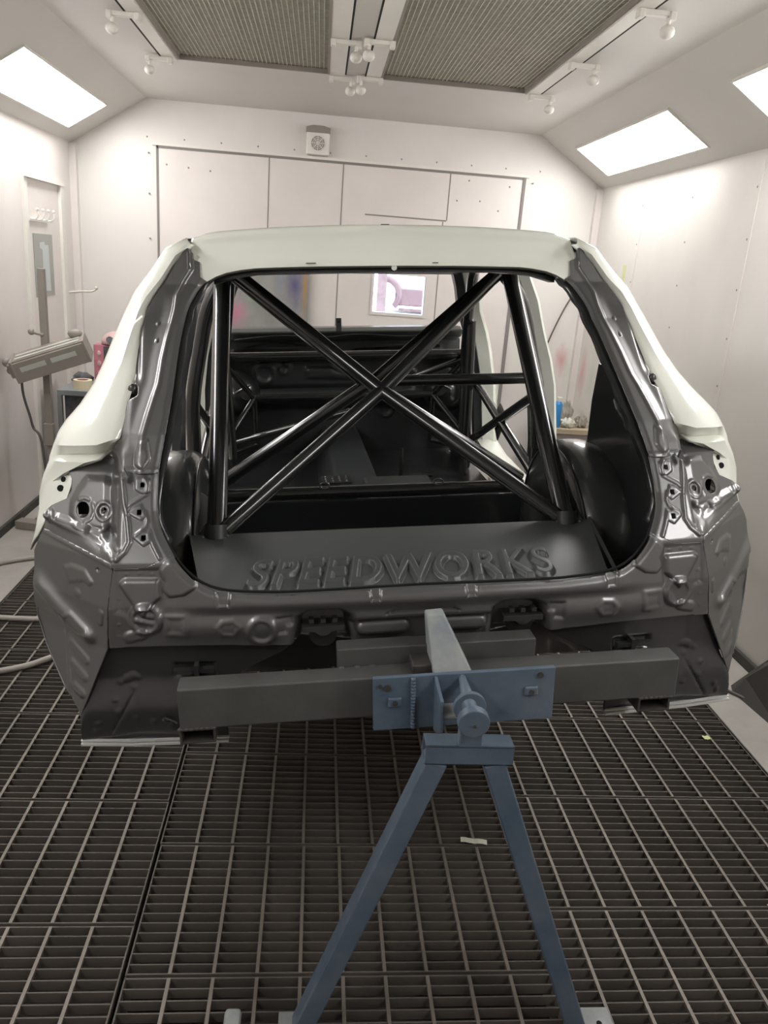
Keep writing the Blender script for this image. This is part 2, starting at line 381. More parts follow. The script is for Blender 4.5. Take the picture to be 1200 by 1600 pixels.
light(1, 2.25, 3.80, 'bright light panel on the right sloping ceiling cut off by the photo edge')
light(-1, 2.25, 3.80, 'light panel on the left sloping ceiling nearer the viewer, out of the picture')
light(-1, -.3, 1.25, 'light panel on the left sloping ceiling above the viewer, out of the picture')
light(1, -.3, 1.25, 'light panel on the right sloping ceiling above the viewer, out of the picture')

# ------------------------------------------------------------ ceiling filter grilles
for k, (a, b) in enumerate(G):
    r = empty('filter_grille', ((a + b) / 2, 2.2, ZC + .02), ('left' if k == 0 else 'right') + ' grey ceiling filter under a fine wire mesh', 'ceiling filter', 'ceiling filters')
    ox, oy = (a + b) / 2, 2.2
    bm = B(); box(bm, a - ox, b - ox, GYN - oy, GYE - oy, .035, .06); link('filter_mat', bm, M['filter'], r)
    bm = B(); n = 37
    for i in range(n):
        x = a - ox + (b - a) * (i + .5) / n; box(bm, x - .0016, x + .0016, GYN - oy, GYE - oy, .000, .004)
    y = GYN
    while y < GYE:
        box(bm, a - ox, b - ox, y - oy - .0016, y - oy + .0016, .004, .007); y += .015
    link('wire_mesh', bm, M['wire'], r)
    bm = B()
    for x0, x1 in ((a - ox, a - ox + .012), (b - ox - .012, b - ox)): box(bm, x0, x1, GYN - oy, GYE - oy, -.022, .03)
    box(bm, a - ox, b - ox, GYE - oy - .014, GYE - oy, -.022, .03)
    link('frame', bm, M['taupe'], r)
# narrow frame strips beside the grilles, with dark gaps
for nm, x0, x1, lab in (('ceiling_strip', -.94, -.868, 'flat white ceiling strip along the left edge of the left filter'), ('ceiling_strip', .001, .083, 'left one of the two flat white strips between the ceiling filters'),
        ('ceiling_strip', .207, .287, 'right one of the two flat white strips between the ceiling filters'), ('ceiling_strip', 1.159, 1.228, 'flat white ceiling strip along the right edge of the right filter')):
    bm = B(); box(bm, x0, x1, -.6, 5.066, ZC - .010, ZC - .0005)
    r = link(nm, bm, M['frame_w'], None, label=lab, cat='ceiling strip', group='strips beside the ceiling filters')
    gx = x0 - .018 if x0 == -.94 else x0 - .009 if x0 == .207 else x1 + .008 if x0 == 1.159 else x1
    bm = B(); box(bm, gx, gx + .010, -.6, 5.03, ZC - .003, ZC - .0008); link('gap', bm, M['hole'], r)

# filter clamps with round knobs
def clamp(x, y, s, label):
    r = empty('filter_clamp', (x, y, ZC - .010), label, 'clamp', 'clamps holding the ceiling filters')
    bm = B(); box(bm, -.060, .060, -.017, .017, -.020, 0); link('bar', bm, M['frame_w'], r, bevel=.004)
    for q in (-1, 1):
        bm = B(); box(bm, q * .062 - .013, q * .062 + .013, -.024, .024, -.032, 0); link('end_block', bm, M['frame_w'], r, bevel=.005)
    bm = B(); disc(bm, (s * .05, -.01, -.04), (0, 0, 1), .008, .03, 10); sphere(bm, (s * .05, -.01, -.072), .030, 1, 1, .85, 14); link('knob', bm, M['frame_w'], r, True)
ys = ['nearest back wall', 'second from back wall', 'third from back wall']
for nm, x, s, yy in (('outer left', -.955, -1, (5.0, 4.17)), ('centre left', .070, 1, (5.06, 4.26)), ('centre right', .228, -1, (5.00, 4.20)), ('outer right', 1.245, 1, (5.03, 4.24, 3.37))):
    for i, y in enumerate(yy):
        clamp(x, y, s, 'white clamp with round knob, %s ceiling strip, %s' % (nm, ys[i]))

# extractor / speaker unit
fan = empty('wall_fan', (-.068, YB, 2.58), 'small square white vent fan with round grille above the back door', 'fan')
bm = B(); box(bm, -.085, .085, -.07, 0, -.10, .085); link('housing', bm, M['frame_w'], fan, bevel=.01)
bm = B(); prism(bm, [(-.09, .05), (.09, .05), (.09, .085), (.04, .098), (-.04, .098), (-.09, .085)], 'y', -.085, 0); link('hood', bm, M['taupe'], fan, bevel=.004)
bm = B(); disc(bm, (0, -.071, -.02), (0, 1, 0), .052, .004, 28); gr = link('grille', bm, M['taupe'], fan, True)
bm = B()
for k in range(4):
    r_ = .014 + .012 * k
    tube(bm, [(r_ * math.cos(t * PI / 12), -.075, -.02 + r_ * math.sin(t * PI / 12)) for t in range(25)], .002, 6)
for k in range(4):
    c, s = math.cos(k * PI / 4), math.sin(k * PI / 4); tube(bm, [(-.052 * c, -.075, -.02 - .052 * s), (.052 * c, -.075, -.02 + .052 * s)], .0025, 6)
link('grille_wires', bm, M['frame_w'], gr)

# ------------------------------------------------------------ floor gratings
PITCH = .0333
def grating_mesh(w, l):
    bm = B(); n = int(round(l / PITCH)); d = l / n
    for i in range(1, n):
        y = i * d; box(bm, .004, w - .004, y - .0018, y + .0018, -.030, -.001)
    for y in (0.002, l - .006): box(bm, 0, w, y, y + .004, -.032, 0)
    for x in (0, w - .004): box(bm, x, x + .004, 0, l, -.032, 0)
    bars = bm
    me = bpy.data.meshes.new('grating_bars'); bars.to_mesh(me); bars.free(); me.materials.append(M['gratebar'])
    bm = B(); m = int(round(w / .106))
    for i in range(1, m):
        x = i * w / m; box(bm, x - .0045, x + .0045, .003, l - .003, -.010, .0008)
    me2 = bpy.data.meshes.new('grating_rods'); bm.to_mesh(me2); bm.free(); me2.materials.append(M['grate'])
    return me, me2
cols = [('left', -1.512, -.422, 1.706, .505), ('centre', -.412, .686, 1.545, .4665), ('right', .696, 1.783, 1.755, .502)]
ordn = ['first', 'second', 'third', 'fourth', 'fifth', 'sixth', 'seventh', 'eighth', 'ninth', 'tenth', 'eleventh', 'twelfth', 'thirteenth', 'fourteenth', 'fifteenth', 'sixteenth']
for nm, x0, x1, yr, dp in cols:
    me, me2 = grating_mesh(x1 - x0, dp - .005)
    k0 = math.ceil((GY0 - yr) / dp); k1 = math.floor((GY1 - yr) / dp); vis = 0
    for k in range(k0, k1):
        y = yr + k * dp
        if y + dp < .95: continue
        lab = 'steel floor grating panel in the %s column, %s from the bottom of the photo' % (nm, ordn[vis]); vis += 1
        o = bpy.data.objects.new('floor_grating', me); COL.objects.link(o)
        o.location = (x0 + random.uniform(-.002, .002), y, -.0012 + random.uniform(-.001, .001)); tag(o, lab, 'floor grating', 'steel gratings of the booth floor')
        c = bpy.data.objects.new('grating_rods', me2); COL.objects.link(c); c.parent = o

# ------------------------------------------------------------ THE CAR SHELL (local frame: x right, y forward, z up, origin on the floor)
CARM = Matrix(((0.99622396, -0.04303358, -0.07540511, 0.35144531), (0.04291083, 0.99907363, -0.00324796, 1.75), (0.07547503, 0, 0.99714769, 0), (0, 0, 0, 1)))
car = empty('car_bodyshell', (0, 0, 0), 'stripped white hatchback race car shell with black roll cage and open dark grey tail', 'car')
_off = Matrix.Translation((0, 0, .60)); car.matrix_world = CARM @ _off
class CarPart: pass
def cl(name, bm, m, parent=None, **k):
    """link a part given in car coordinates"""
    for v in bm.verts: v.co.z -= .60
    return link(name, bm, m, parent or car, **k)

def sm(t):
    t = np.clip(t, 0, 1); return t * t * (3 - 2 * t)
def base(x, z):
    ax = np.abs(x); z = np.asarray(z, float)
    y = np.interp(z, [.6, .7, .9, 1.0, 1.1, 1.15, 1.2, 1.27, 1.36, 1.44, 1.53, 1.6, 1.7, 1.8], [-.03, -.03, -.03, -.025, .0, .035, .075, .12, .19, .28, .40, .49, .57, .61])
    y = y - .035 * np.clip(1 - (ax / .7) ** 2, 0, 1) * np.clip((1.2 - z) / .1, 0, 1)
    c = np.interp(z, [.66, .7, .78, .9, 1.0, 1.1], [.83, .83, .80, .745, .735, .72])
    zs = 1.104 + .2 * np.clip(ax - .72, 0, 1)
    y = y + np.clip(ax - c, 0, 1) * .85 * (1 - sm((z - zs - .004) / .03))
    y = y + (.085 + .35 * np.clip(ax - .76, 0, 1)) * sm((ax - .70) / .045) * sm((z - zs - .004) / .034) * sm((1.36 - z) / .06)
    return y
def sdp(P, x, z):
    """signed distance to polygon, negative inside"""
    P = np.array(P, float); d = np.full(x.shape, 1e9); ins = np.zeros(x.shape, bool); n = len(P)
    for i in range(n):
        a, b = P[i], P[(i + 1) % n]; e = b - a; wx, wz = x - a[0], z - a[1]
        t = np.clip((wx * e[0] + wz * e[1]) / (e @ e + 1e-12), 0, 1)
        d = np.minimum(d, np.hypot(wx - e[0] * t, wz - e[1] * t))
        c = ((a[1] > z) != (b[1] > z)) & (x < (b[0] - a[0]) * (z - a[1]) / (b[1] - a[1] + 1e-12) + a[0])
        ins ^= c
    return np.where(ins, -d, d)
def sdc(cx, cz, r, x, z): return np.hypot(x - cx, z - cz) - r
def sdl(a, b, r, x, z):
    ex, ez = b[0] - a[0], b[1] - a[1]; t = np.clip(((x - a[0]) * ex + (z - a[1]) * ez) / (ex * ex + ez * ez + 1e-12), 0, 1)
    return np.hypot(x - a[0] - ex * t, z - a[1] - ez * t) - r
def pad(s, d, w): return d * (1 - sm((s + w / 2) / w))          # plateau of height d with soft edge w
def ring(s, d, w): return d * np.exp(-(s / w) ** 2)

def sheet(keep, yfun, step, x0, x1, z0, z1, mirror=False):
    """sheet metal skin y=yfun(x,z), clipped where keep(x,z)>0"""
    nx, nz = int((x1 - x0) / step) + 2, int((z1 - z0) / step) + 2
    xs = x0 + np.arange(nx) * step; zs = z0 + np.arange(nz) * step
    X, Z = np.meshgrid(xs, zs, indexing='ij'); F = keep(X, Z); bm = B(); V = {}
    pts = []; 
    def vid(p):
        key = (round(p[0], 6), round(p[1], 6))
        if key not in V: V[key] = len(pts); pts.append(p)
        return V[key]
    faces = []
    for i in range(nx - 1):
        for j in range(nz - 1):
            f = (F[i, j], F[i + 1, j], F[i + 1, j + 1], F[i, j + 1])
            if min(f) >= 0: continue
            q = ((xs[i], zs[j]), (xs[i + 1], zs[j]), (xs[i + 1], zs[j + 1]), (xs[i], zs[j + 1]))
            if max(f) < 0: faces.append([vid(p) for p in q]); continue
            out = []
            for k in range(4):
                a, b = f[k], f[(k + 1) % 4]
                if a < 0: out.append(q[k])
                if (a < 0) != (b < 0):
                    t = a / (a - b); t = min(max(t, .02), .98); out.append((q[k][0] + (q[(k + 1) % 4][0] - q[k][0]) * t, q[k][1] + (q[(k + 1) % 4][1] - q[k][1]) * t))
            if len(out) >= 3: faces.append([vid(p) for p in out])
    A = np.array(pts); Y = yfun(A[:, 0], A[:, 1]); s = -1 if mirror else 1
    vs = [bm.verts.new((s * a[0], y, a[1])) for a, y in zip(A, Y)]
    for f in faces:
        f = list(dict.fromkeys(f))
        if len(f) < 3: continue
        try: bm.faces.new([vs[k] for k in (f[::-1] if mirror else f)])
        except ValueError: pass
    return bm

apR = [(-0.0, 1.029), (.113, 1.0275), (.302, 1.024), (.371, 1.025), (.459, 1.031), (.511, 1.046), (.55, 1.075), (.585, 1.118), (.612, 1.163), (.621, 1.201), (.621, 1.247), (.617, 1.294), (.604, 1.368), (.593, 1.453), (.587, 1.531), (.576, 1.606), (.560, 1.652), (.525, 1.702), (.477, 1.727), (.40, 1.741), (.2, 1.746), (0, 1.747)]
_ap = smoothline([(a, 0, b) for a, b in apR], 4); apR = [(v.x, v.z) for v in _ap]
APER = apR + [(-a, b) for a, b in apR[::-1][1:-1]]
def aper(x, z): return sdp(APER, x, z)

# ---- stampings
def reliefs(x, z, side):
    """press marks of the rear panel; side -1/1 for the half being made, x mirrored to +"""
    y = np.zeros(x.shape)
    # outer round boss and small ones
    s = sdc(.652, .972, .036, x, z); y -= pad(s, .012, .014); y += pad(sdc(.652, .972, .028, x, z), .004, .004)
    if side < 0:
        y -= ring(sdl((.637, .980), (.655, .985), .0, x, z), .006, .005) + ring(sdl((.640, .964), (.672, .972), .0, x, z), .006, .005)
    P = [(.705, 1.054), (.694, 1.063), (.619, 1.062), (.618, 1.023), (.632, 1.010), (.655, .985), (.672, 1.000), (.680, 1.012)]
    y -= pad(sdp(P, x, z), .010, .009)
    # hook shaped flange joint near the aperture
    y -= pad(sdp([(.598, 1.10), (.612, 1.085), (.600, 1.060), (.606, 1.040), (.592, 1.025), (.560, 1.030), (.53, 1.05), (.55, 1.13)], x, z), .006, .006)
    y += pad(sdp([(.612, 1.088), (.72, 1.088), (.72, .99), (.70, .985), (.66, .93), (.61, 1.0), (.61, 1.04)], x, z), .004, .012)
    # ovals, squarish pad, big circle
    y -= 0.8 * ring(sdp([(.435, .952), (.448, .966), (.475, .964), (.487, .950), (.478, .932), (.450, .930)], x, z), .004, .005)
    y -= ring(sdp([(.560, .978), (.604, .978), (.607, .935), (.562, .935)], x, z), .0032, .006)
    y -= pad(sdl((.665, .935), (.692, .928), .012, x, z), .006, .008)
    if side < 0: y -= ring(sdc(.385, .938, .030, x, z), .006, .006)
    y += pad(sdp([(.312, .972), (.352, .970), (.350, .928), (.326, .930), (.326, .948), (.312, .950)], x, z), .006, .008)
    # latch recess
    y += pad(sdp([(.168, .885), (.176, .962), (.20, .976), (.27, .976), (.298, .962), (.312, .885)], x, z), .055, .028)
    # notches on the aperture lip
    for c, w in ((.115, .016), (.470, .018)):
        P = [(c - w, 1.035), (c + w, 1.035), (c + w * .8, 1.003), (c - w * .8, 1.003)]
        y += pad(sdp(P, x, z), .007, .005); y -= ring(sdl((c - w, 1.03), (c - w * .8, 1.005), 0, x, z), .003, .0028) + ring(sdl((c + w, 1.03), (c + w * .8, 1.005), 0, x, z), .003, .0028)
    # centre step above the number plate recess
    y += pad(sdp([(-.2, .9655), (.09, .9655), (.075, .9755), (-.2, .9755)], x, z), .009, .005)
    y += pad(sdp([(-.2, .952), (.165, .950), (.172, .935), (.160, .88), (-.2, .88)], x, z), .030, .02)
    y -= pad(sdl((.05, .927), (.142, .925), .017, x, z), .018, .012)
    # lower corner spot welds
    for px_, pz_ in ((.727, .879), (.732, .849), (.63, 1.075), (.66, 1.077), (.69, 1.075), (.71, 1.02), (.712, .99), (.715, .96), (.718, .93), (.70, .915)):
        y -= pad(sdc(px_, pz_, .0022, x, z), .003, .003)
    # rounded transition into the aperture lip
    a = aper(x, z); y += .008 * sm((.014 - a) / .014)
    # soft hollow along the panel centre line and the bulge underneath
    y -= .010 * np.exp(-((z - .950) / .030) ** 2) * sm((x - .30) / .06) * sm((.64 - x) / .08)
    y -= .012 * sm((z - .975) / .035) * sm((.60 - x) / .12)
    return y

LOWER = [(0, .889), (.17, .888), (.254, .893), (.352, .899), (.532, .905), (.706, .902), (.742, .902)]
REARP = LOWER + [(.735, 1.0), (.720, 1.090), (.647, 1.091), (.622, 1.101), (.598, 1.110), (.55, 1.13), (.3, 1.2), (0, 1.2)]
REAR = REARP + [(-a, b) for a, b in REARP[::-1]]
def keep_rear(x, z): return np.maximum(np.maximum(sdp(REARP, x, z), -x - .001), -aper(x, z))
for side in (1, -1):
    pass
def yrear(x, z):
    return np.where(x < 0, base(x, z) + reliefs(-x, z, -1), base(x, z) + reliefs(x, z, 1))
bm = sheet(lambda x, z: np.maximum(sdp(REAR, x, z), -aper(x, z)), yrear, 0.0032, -.76, .76, .87, 1.14)
o = cl('rear_panel', bm, M['graph'], smooth=True, ang=60); solid(o, .003, 1); rear = o
# latch strikers in the two recesses
for s in (-1, 1):
    cx = s * .24 if s < 0 else .25
    bm = B(); box(bm, cx - .05, cx + .05, -.055, -.005, .935, .939); box(bm, cx - .05, cx + .05, -.056, -.052, .925, .939); prism(bm, [(cx - .022, .926), (cx + .022, .926), (cx + .008, .914), (cx - .008, .914)], 'y', -.056, -.052)
    for kk in (-.028, 0, .028): box(bm, cx + kk - .006, cx + kk + .006, -.05, -.03, .945, .955)
    st = cl('tow_bracket', bm, M['graph2'], rear, bevel=.001)
    bm = B(); disc(bm, (cx, -.018, .905), (0, 1, 0), .034, .014, 24); cl('round_boss', bm, M['graph2'], st, smooth=True)

# lamp housings
LAMPP = [(.540, 1.100), (.598, 1.110), (.622, 1.101), (.647, 1.091), (.720, 1.090), (.722, 1.100), (.742, 1.103), (.841, 1.118), (.905, 1.129), (.920, 1.129), (.918, 1.15), (.911, 1.175), (.897, 1.187), (.858, 1.204), (.846, 1.222), (.847, 1.248), (.858, 1.271), (.857, 1.290), (.843, 1.293), (.80, 1.283), (.781, 1.287), (.766, 1.295), (.752, 1.303), (.728, 1.306), (.700, 1.290), (.688, 1.281), (.56, 1.279), (.54, 1.2)]
def pline(P, amp, w, x, z, r=0.0):
    d = np.full(x.shape, 1e9)
    for a, b in zip(P[:-1], P[1:]): d = np.minimum(d, sdl(a, b, r, x, z))
    return ring(d, amp, w)
def rel_lamp(x, z):
    y = np.zeros(x.shape)
    y -= pline([(.704, 1.268), (.697, 1.222), (.688, 1.181), (.682, 1.143), (.693, 1.124), (.712, 1.108)], .0060, .0038, x, z)
    # flat lamp seat with the two round holes
    P = [(.804, 1.252), (.823, 1.23), (.841, 1.199), (.843, 1.173), (.826, 1.153), (.796, 1.147), (.758, 1.149), (.738, 1.158), (.729, 1.199), (.731, 1.240), (.763, 1.254)]
    y -= pad(sdp(P, x, z), .012, .018)
    y -= pline([(.822, 1.207), (.809, 1.212), (.797, 1.208)], .003, .0028, x, z) + pline([(.787, 1.199), (.782, 1.185), (.789, 1.169), (.806, 1.160)], .003, .0028, x, z)
    y -= ring(sdc(.759, 1.186, .0185, x, z), .0035, .0028); y += pad(sdc(.759, 1.186, .014, x, z), .004, .004)
    # clip seats
    for P in ([(.655, 1.272), (.640, 1.266), (.640, 1.242), (.655, 1.238), (.672, 1.248), (.672, 1.270)], [(.689, 1.199), (.675, 1.211), (.658, 1.215), (.648, 1.192), (.658, 1.184)], [(.676, 1.153), (.655, 1.166), (.640, 1.160), (.634, 1.142), (.650, 1.134)]):
        y -= pad(sdp(P, x, z), .0045, .005)
    y -= pline([(.651, 1.272), (.643, 1.256), (.646, 1.237), (.683, 1.217), (.690, 1.207), (.689, 1.199)], .0035, .0030, x, z)
    y -= pline([(.650, 1.200), (.643, 1.183), (.646, 1.171), (.670, 1.157)], .0035, .0030, x, z)
    y -= pline([(.638, 1.160), (.627, 1.134), (.612, 1.110)], .0045, .0034, x, z)
    # press waves below the seat, and the double ledge line
    y -= pline([(.874, 1.166), (.845, 1.160), (.816, 1.150), (.768, 1.142), (.753, 1.149)], .0055, .0048, x, z)
    y -= pline([(.757, 1.136), (.744, 1.130), (.718, 1.129), (.708, 1.123), (.714, 1.115)], .006, .0045, x, z)
    y += pline([(.79, 1.143), (.757, 1.124)], .010, .010, x, z)
    y -= pline([(.897, 1.178), (.887, 1.158), (.803, 1.138), (.731, 1.117), (.722, 1.108)], .0045, .0032, x, z)
    y -= pline([(.910, 1.172), (.903, 1.150)], .004, .0032, x, z)
    y += .014 * sm((z - 1.262) / .02) * sm((x - .70) / .03)
    a = aper(x, z); y += .008 * sm((.014 - a) / .014)
    return y
HOL = [(.812, 1.186, .0170), (.759, 1.186, .0065)]; SQ = [(.655, 1.257), (.662, 1.200), (.650, 1.150)]
def keep_lamp(x, z):
    k = np.maximum(sdp(LAMPP, x, z), -aper(x, z))
    for a, b, r in HOL: k = np.maximum(k, -sdc(a, b, r, x, z))
    for a, b in SQ: k = np.maximum(k, .0055 - np.maximum(np.abs(x - a), np.abs(z - b)))
    return k
for s in (-1, 1):
    bm = sheet(keep_lamp, lambda x, z: base(x, z) + rel_lamp(x, z), .0022, .53, .94, 1.08, 1.315, mirror=s < 0)
    o = cl('lamp_housing', bm, M['graph'], smooth=True, ang=80); solid(o, .003, 1)
    for a, b, r in HOL + [(p[0], p[1], .009) for p in SQ]:
        yy = float(base(a, b)) + .02; bm = B(); box(bm, s * a - r * 1.25, s * a + r * 1.25, yy, yy + .003, b - r * 1.25, b + r * 1.25); cl('hole_backing', bm, M['hole'], o)

# pillar panels (dark inner C pillars)
PIL = [(.50, 1.279), (.712, 1.281), (.752, 1.303), (.716, 1.353), (.708, 1.394), (.703, 1.428), (.680, 1.440), (.682, 1.458), (.693, 1.470), (.695, 1.50), (.694, 1.54), (.684, 1.599), (.674, 1.642), (.657, 1.669), (.624, 1.716), (.600, 1.755), (.585, 1.774), (.575, 1.795), (.56, 1.797), (.553, 1.785), (.549, 1.765), (.533, 1.760), (.533, 1.72), (.50, 1.70)]
def rel_pil(x, z):
    y = np.zeros(x.shape)
    tr = lambda zz: np.interp(zz, [1.30, 1.36, 1.40, 1.466, 1.523, 1.566, 1.597, 1.636, 1.672, 1.706, 1.74], [.664, .658, .648, .629, .624, .617, .610, .600, .596, .579, .556])   # ridge beside the aperture flange
    c = tr(z); dx = x - c
    y += -.006 * (1 - sm((dx + .004) / .016))                       # flange stands proud of the channel
    y -= .0055 * np.exp(-(dx / .0045) ** 2) * sm((z - 1.32) / .03)
    y += .010 * sm((dx - .004) / .035) * sm((z - 1.31) / .05) * sm((1.70 - z) / .08)
    e = np.interp(z, [1.46, 1.564, 1.606, 1.646, 1.70], [.672, .682, .684, .676, .640])
    y += .016 * sm((x - e) / .012) * sm((z - 1.46) / .03) * sm((1.74 - z) / .05)
    y += .020 * sm((x - .690) / .03) * sm((z - 1.31) / .03) * sm((1.47 - z) / .03)
    y -= pad(sdp([(.662, 1.345), (.648, 1.350), (.640, 1.310), (.655, 1.290), (.672, 1.300), (.672, 1.325)], x, z), .010, .008)
    for cc in ((.646, 1.600), (.645, 1.560)): y -= pad(sdc(cc[0], cc[1], .0035, x, z), .006, .003)
    y -= ring(z - 1.287, .003, .003)
    a = aper(x, z); y += .008 * sm((.014 - a) / .014)
    return y
for s in (-1, 1):
    bm = sheet(lambda x, z: np.maximum(sdp(PIL, x, z), -aper(x, z)), lambda x, z: base(x, z) + rel_pil(x, z), .003, .49, .77, 1.27, 1.81, mirror=s < 0)
    o = cl('inner_pillar', bm, M['graph'], smooth=True, ang=60); solid(o, .004, 1)
    bm = B(); sphere(bm, (s * .697, .318, 1.450), .012, 1, .7, 1.5, 14); cl('trim_clip', bm, M['graph2'], o, smooth=True)
    bm = B(); hexa(bm, [(s * .686, .100, 1.282), (s * .700, .090, 1.276), (s * .694, .105, 1.300)], [(s * .688, .115, 1.282), (s * .702, .105, 1.276), (s * .696, .12, 1.300)]); bmesh.ops.recalc_face_normals(bm, faces=bm.faces); cl('folded_corner', bm, M['graph'], o)

# corner panels
CORN = [(.720, 1.090), (.722, 1.100), (.742, 1.103), (.841, 1.118), (.905, 1.129), (.920, 1.129), (.938, 1.098), (.949, 1.075), (.950, 1.016), (.957, .968), (.954, .913), (.930, .852), (.902, .81), (.877, .773), (.843, .744), (.828, .722), (.808, .765), (.745, .90), (.735, 1.0)]
def rel_corn(x, z):
    y = np.zeros(x.shape)
    y -= pad(sdp([(.855, 1.062), (.835, 1.072), (.795, 1.070), (.774, 1.047), (.785, 1.038), (.800, 1.045), (.842, 1.030)], x, z), .006, .010)
    y -= pad(sdc(.82, 1.012, .008, x, z), .004, .008)
    y -= .020 * np.exp(-(pline([(.935, 1.005), (.879, .966), (.788, .930), (.775, .88)], -1, 1e9, x, z) * 0 + np.minimum(sdl((.935, 1.005), (.879, .966), 0, x, z), sdl((.879, .966), (.80, .92), 0, x, z)) / .020) ** 2)
    y -= ring(sdp([(.862, .950), (.845, .960), (.801, .933), (.801, .920), (.828, .912), (.865, .928)], x, z), .0040, .0035)
    for a, b in (((.850, .880), (.808, .857)), ((.848, .835), (.814, .817)), ((.843, .785), (.823, .777))):
        y -= ring(sdl(a, b, .004, x, z), .0055, .006)
    y += pline([(.935, .998), (.90, .960), (.872, .920), (.861, .873), (.852, .808), (.852, .755)], .005, .0035, x, z)
    y += .006 * sm((x - .86) / .01) * sm((.95 - z) / .02)
    y -= pline([(.720, 1.094), (.742, 1.099), (.841, 1.113), (.925, 1.126)], .004, .0035, x, z)
    y += pad(sdc(.758, 1.078, .0035, x, z), .008, .003); y -= pad(sdl((.756, .985), (.760, .960), .006, x, z), .005, .006)
    return y
for s in (-1, 1):
    bm = sheet(lambda x, z: sdp(CORN, x, z), lambda x, z: base(x, z) + rel_corn(x, z), .003, .71, .97, .71, 1.15, mirror=s < 0)
    o = cl('corner_panel', bm, M['graph'], smooth=True, ang=60); solid(o, .003, 1)
    # outer side of the wheel arch flange, turning forward
    rows = []
    for (x, z) in [(.920, 1.129), (.949, 1.075), (.950, 1.016), (.957, .968), (.954, .913), (.930, .852), (.902, .81), (.877, .773), (.843, .744)]:
        y = float(base(x, z)); rows.append([(s * x, y, z), (s * (x + .006), y + .04, z), (s * (x + .003), y + .16, z + .004)])
    bm = B(); loft(bm, rows); bmesh.ops.recalc_face_normals(bm, faces=bm.faces); o = cl('arch_flange', bm, M['graph'], smooth=True); solid(o, .003, 0)

# lower valance, one sheet each side, with metal edge strip
VAL = [(.755, .915), (.752, .898), (.808, .765), (.828, .722), (.831, .683), (.832, .655), (.48, .648), (.48, .76), (.44, .82), (.34, .87), (.30, .905)]
def rel_val(x, z):
    y = np.zeros(x.shape)
    y += pad(sdl((.705, .765), (.765, .665), .0012, x, z), .008, .004)
    for a, b in ((.70, .785), (.69, .81), (.73, .80), (.745, .76), (.74, .73), (.70, .71), (.66, .70), (.80, .68), (.79, .70)): y -= pad(sdc(a, b, .006, x, z), .0025, .006)
    y -= pad(sdl((.70, .815), (.715, .808), .008, x, z), .004, .006)
    y += pad(sdp([(.50, .812), (.60, .812), (.60, .845), (.50, .845)], x, z), .012, .01)
    return y
for s in (-1, 1):
    bm = sheet(lambda x, z: sdp(VAL, x, z), lambda x, z: base(x, z) + .022 * sm((z - .72) / .1) + rel_val(x, z), .0045, .29, .86, .64, .93, mirror=s < 0)
    o = cl('lower_valance', bm, M['graph2'], smooth=True, ang=60); solid(o, .003, 1)
    bm = B()
    pts = [(.835, -.028), (.70, -.045), (.60, -.050), (.48, -.055)]
    hexa(bm, [(s * a, b - .012, .646) for a, b in pts] + [(s * a, b + .012, .646) for a, b in pts[::-1]], [(s * a, b - .012, .6515) for a, b in pts] + [(s * a, b + .012, .6515) for a, b in pts[::-1]])
    hexa(bm, [(s * a, b - .008, .655) for a, b in pts] + [(s * a, b + .000, .655) for a, b in pts[::-1]], [(s * a, b - .008, .6585) for a, b in pts] + [(s * a, b + .000, .6585) for a, b in pts[::-1]])
    bmesh.ops.recalc_face_normals(bm, faces=bm.faces); tag(cl('edge_strip', bm, M['bright'], o), 'bright silver metal edge strip')
    bm = B(); box(bm, min(s * .505, s * .60), max(s * .505, s * .60), -.045, -.028, .828, .838); box(bm, s * .545 - .005, s * .545 + .005, -.05, -.02, .815, .85); cl('slot_bracket', bm, M['graph2'], o)
    bm = B(); tube(bm, [(s * .60, -.05, .700), (s * .628, -.05, .716), (s * .634, -.045, .708)], .004, 8); disc(bm, (s * .617, -.05, .700), (0, 1, 0), .007, .008, 12); cl('tab', bm, M['graph2'], o, smooth=True)

# black underside between the valance sheets, and the boot floor
bm = B()
loft(bm, [[(x, .04, .905) for x in (-.60, -.3, 0, .3, .60)], [(x, .10, .80) for x in (-.60, -.3, 0, .3, .60)], [(x, .18, .70) for x in (-.60, -.3, 0, .3, .60)], [(x, .9, .66) for x in (-.60, -.3, 0, .3, .60)], [(x, 1.2, .60) for x in (-.60, -.3, 0, .3, .60)]])
o = cl('underbody', bm, M['black'], smooth=True); solid(o, .004, 0)
bm = B()
yl = lambda y: .985 + .042 * (y - .02)
plate = [(-.606, .45), (-.570, .27), (-.540, .10), (-.53, .03), (-.45, -.02), (.45, -.02), (.52, .03), (.520, .10), (.560, .27), (.606, .45)]
hexa(bm, [(x, y, yl(y) - .004) for x, y in plate][::-1], [(x, y, yl(y)) for x, y in plate][::-1]); bmesh.ops.recalc_face_normals(bm, faces=bm.faces)
bootf = cl('boot_floor', bm, M['boot'])
bm = B()
for s in (-1, 1):
    hexa(bm, [(s * .606, .45, yl(.45) - .002), (s * .533, .05, yl(.05) - .002), (s * .527, .05, yl(.05) - .002), (s * .600, .45, yl(.45) - .002)], [(s * .606, .45, yl(.45) + .008), (s * .533, .05, yl(.05) + .008), (s * .527, .05, yl(.05) + .008), (s * .600, .45, yl(.45) + .008)])
for s in (-1, 1):
    for k in range(3): sphere(bm, (s * (.565 - .035 * k), .43, yl(.43) + .001), .005, seg=8)
split_link('floor_seam', bm, M['boot'], bootf, lk=cl)
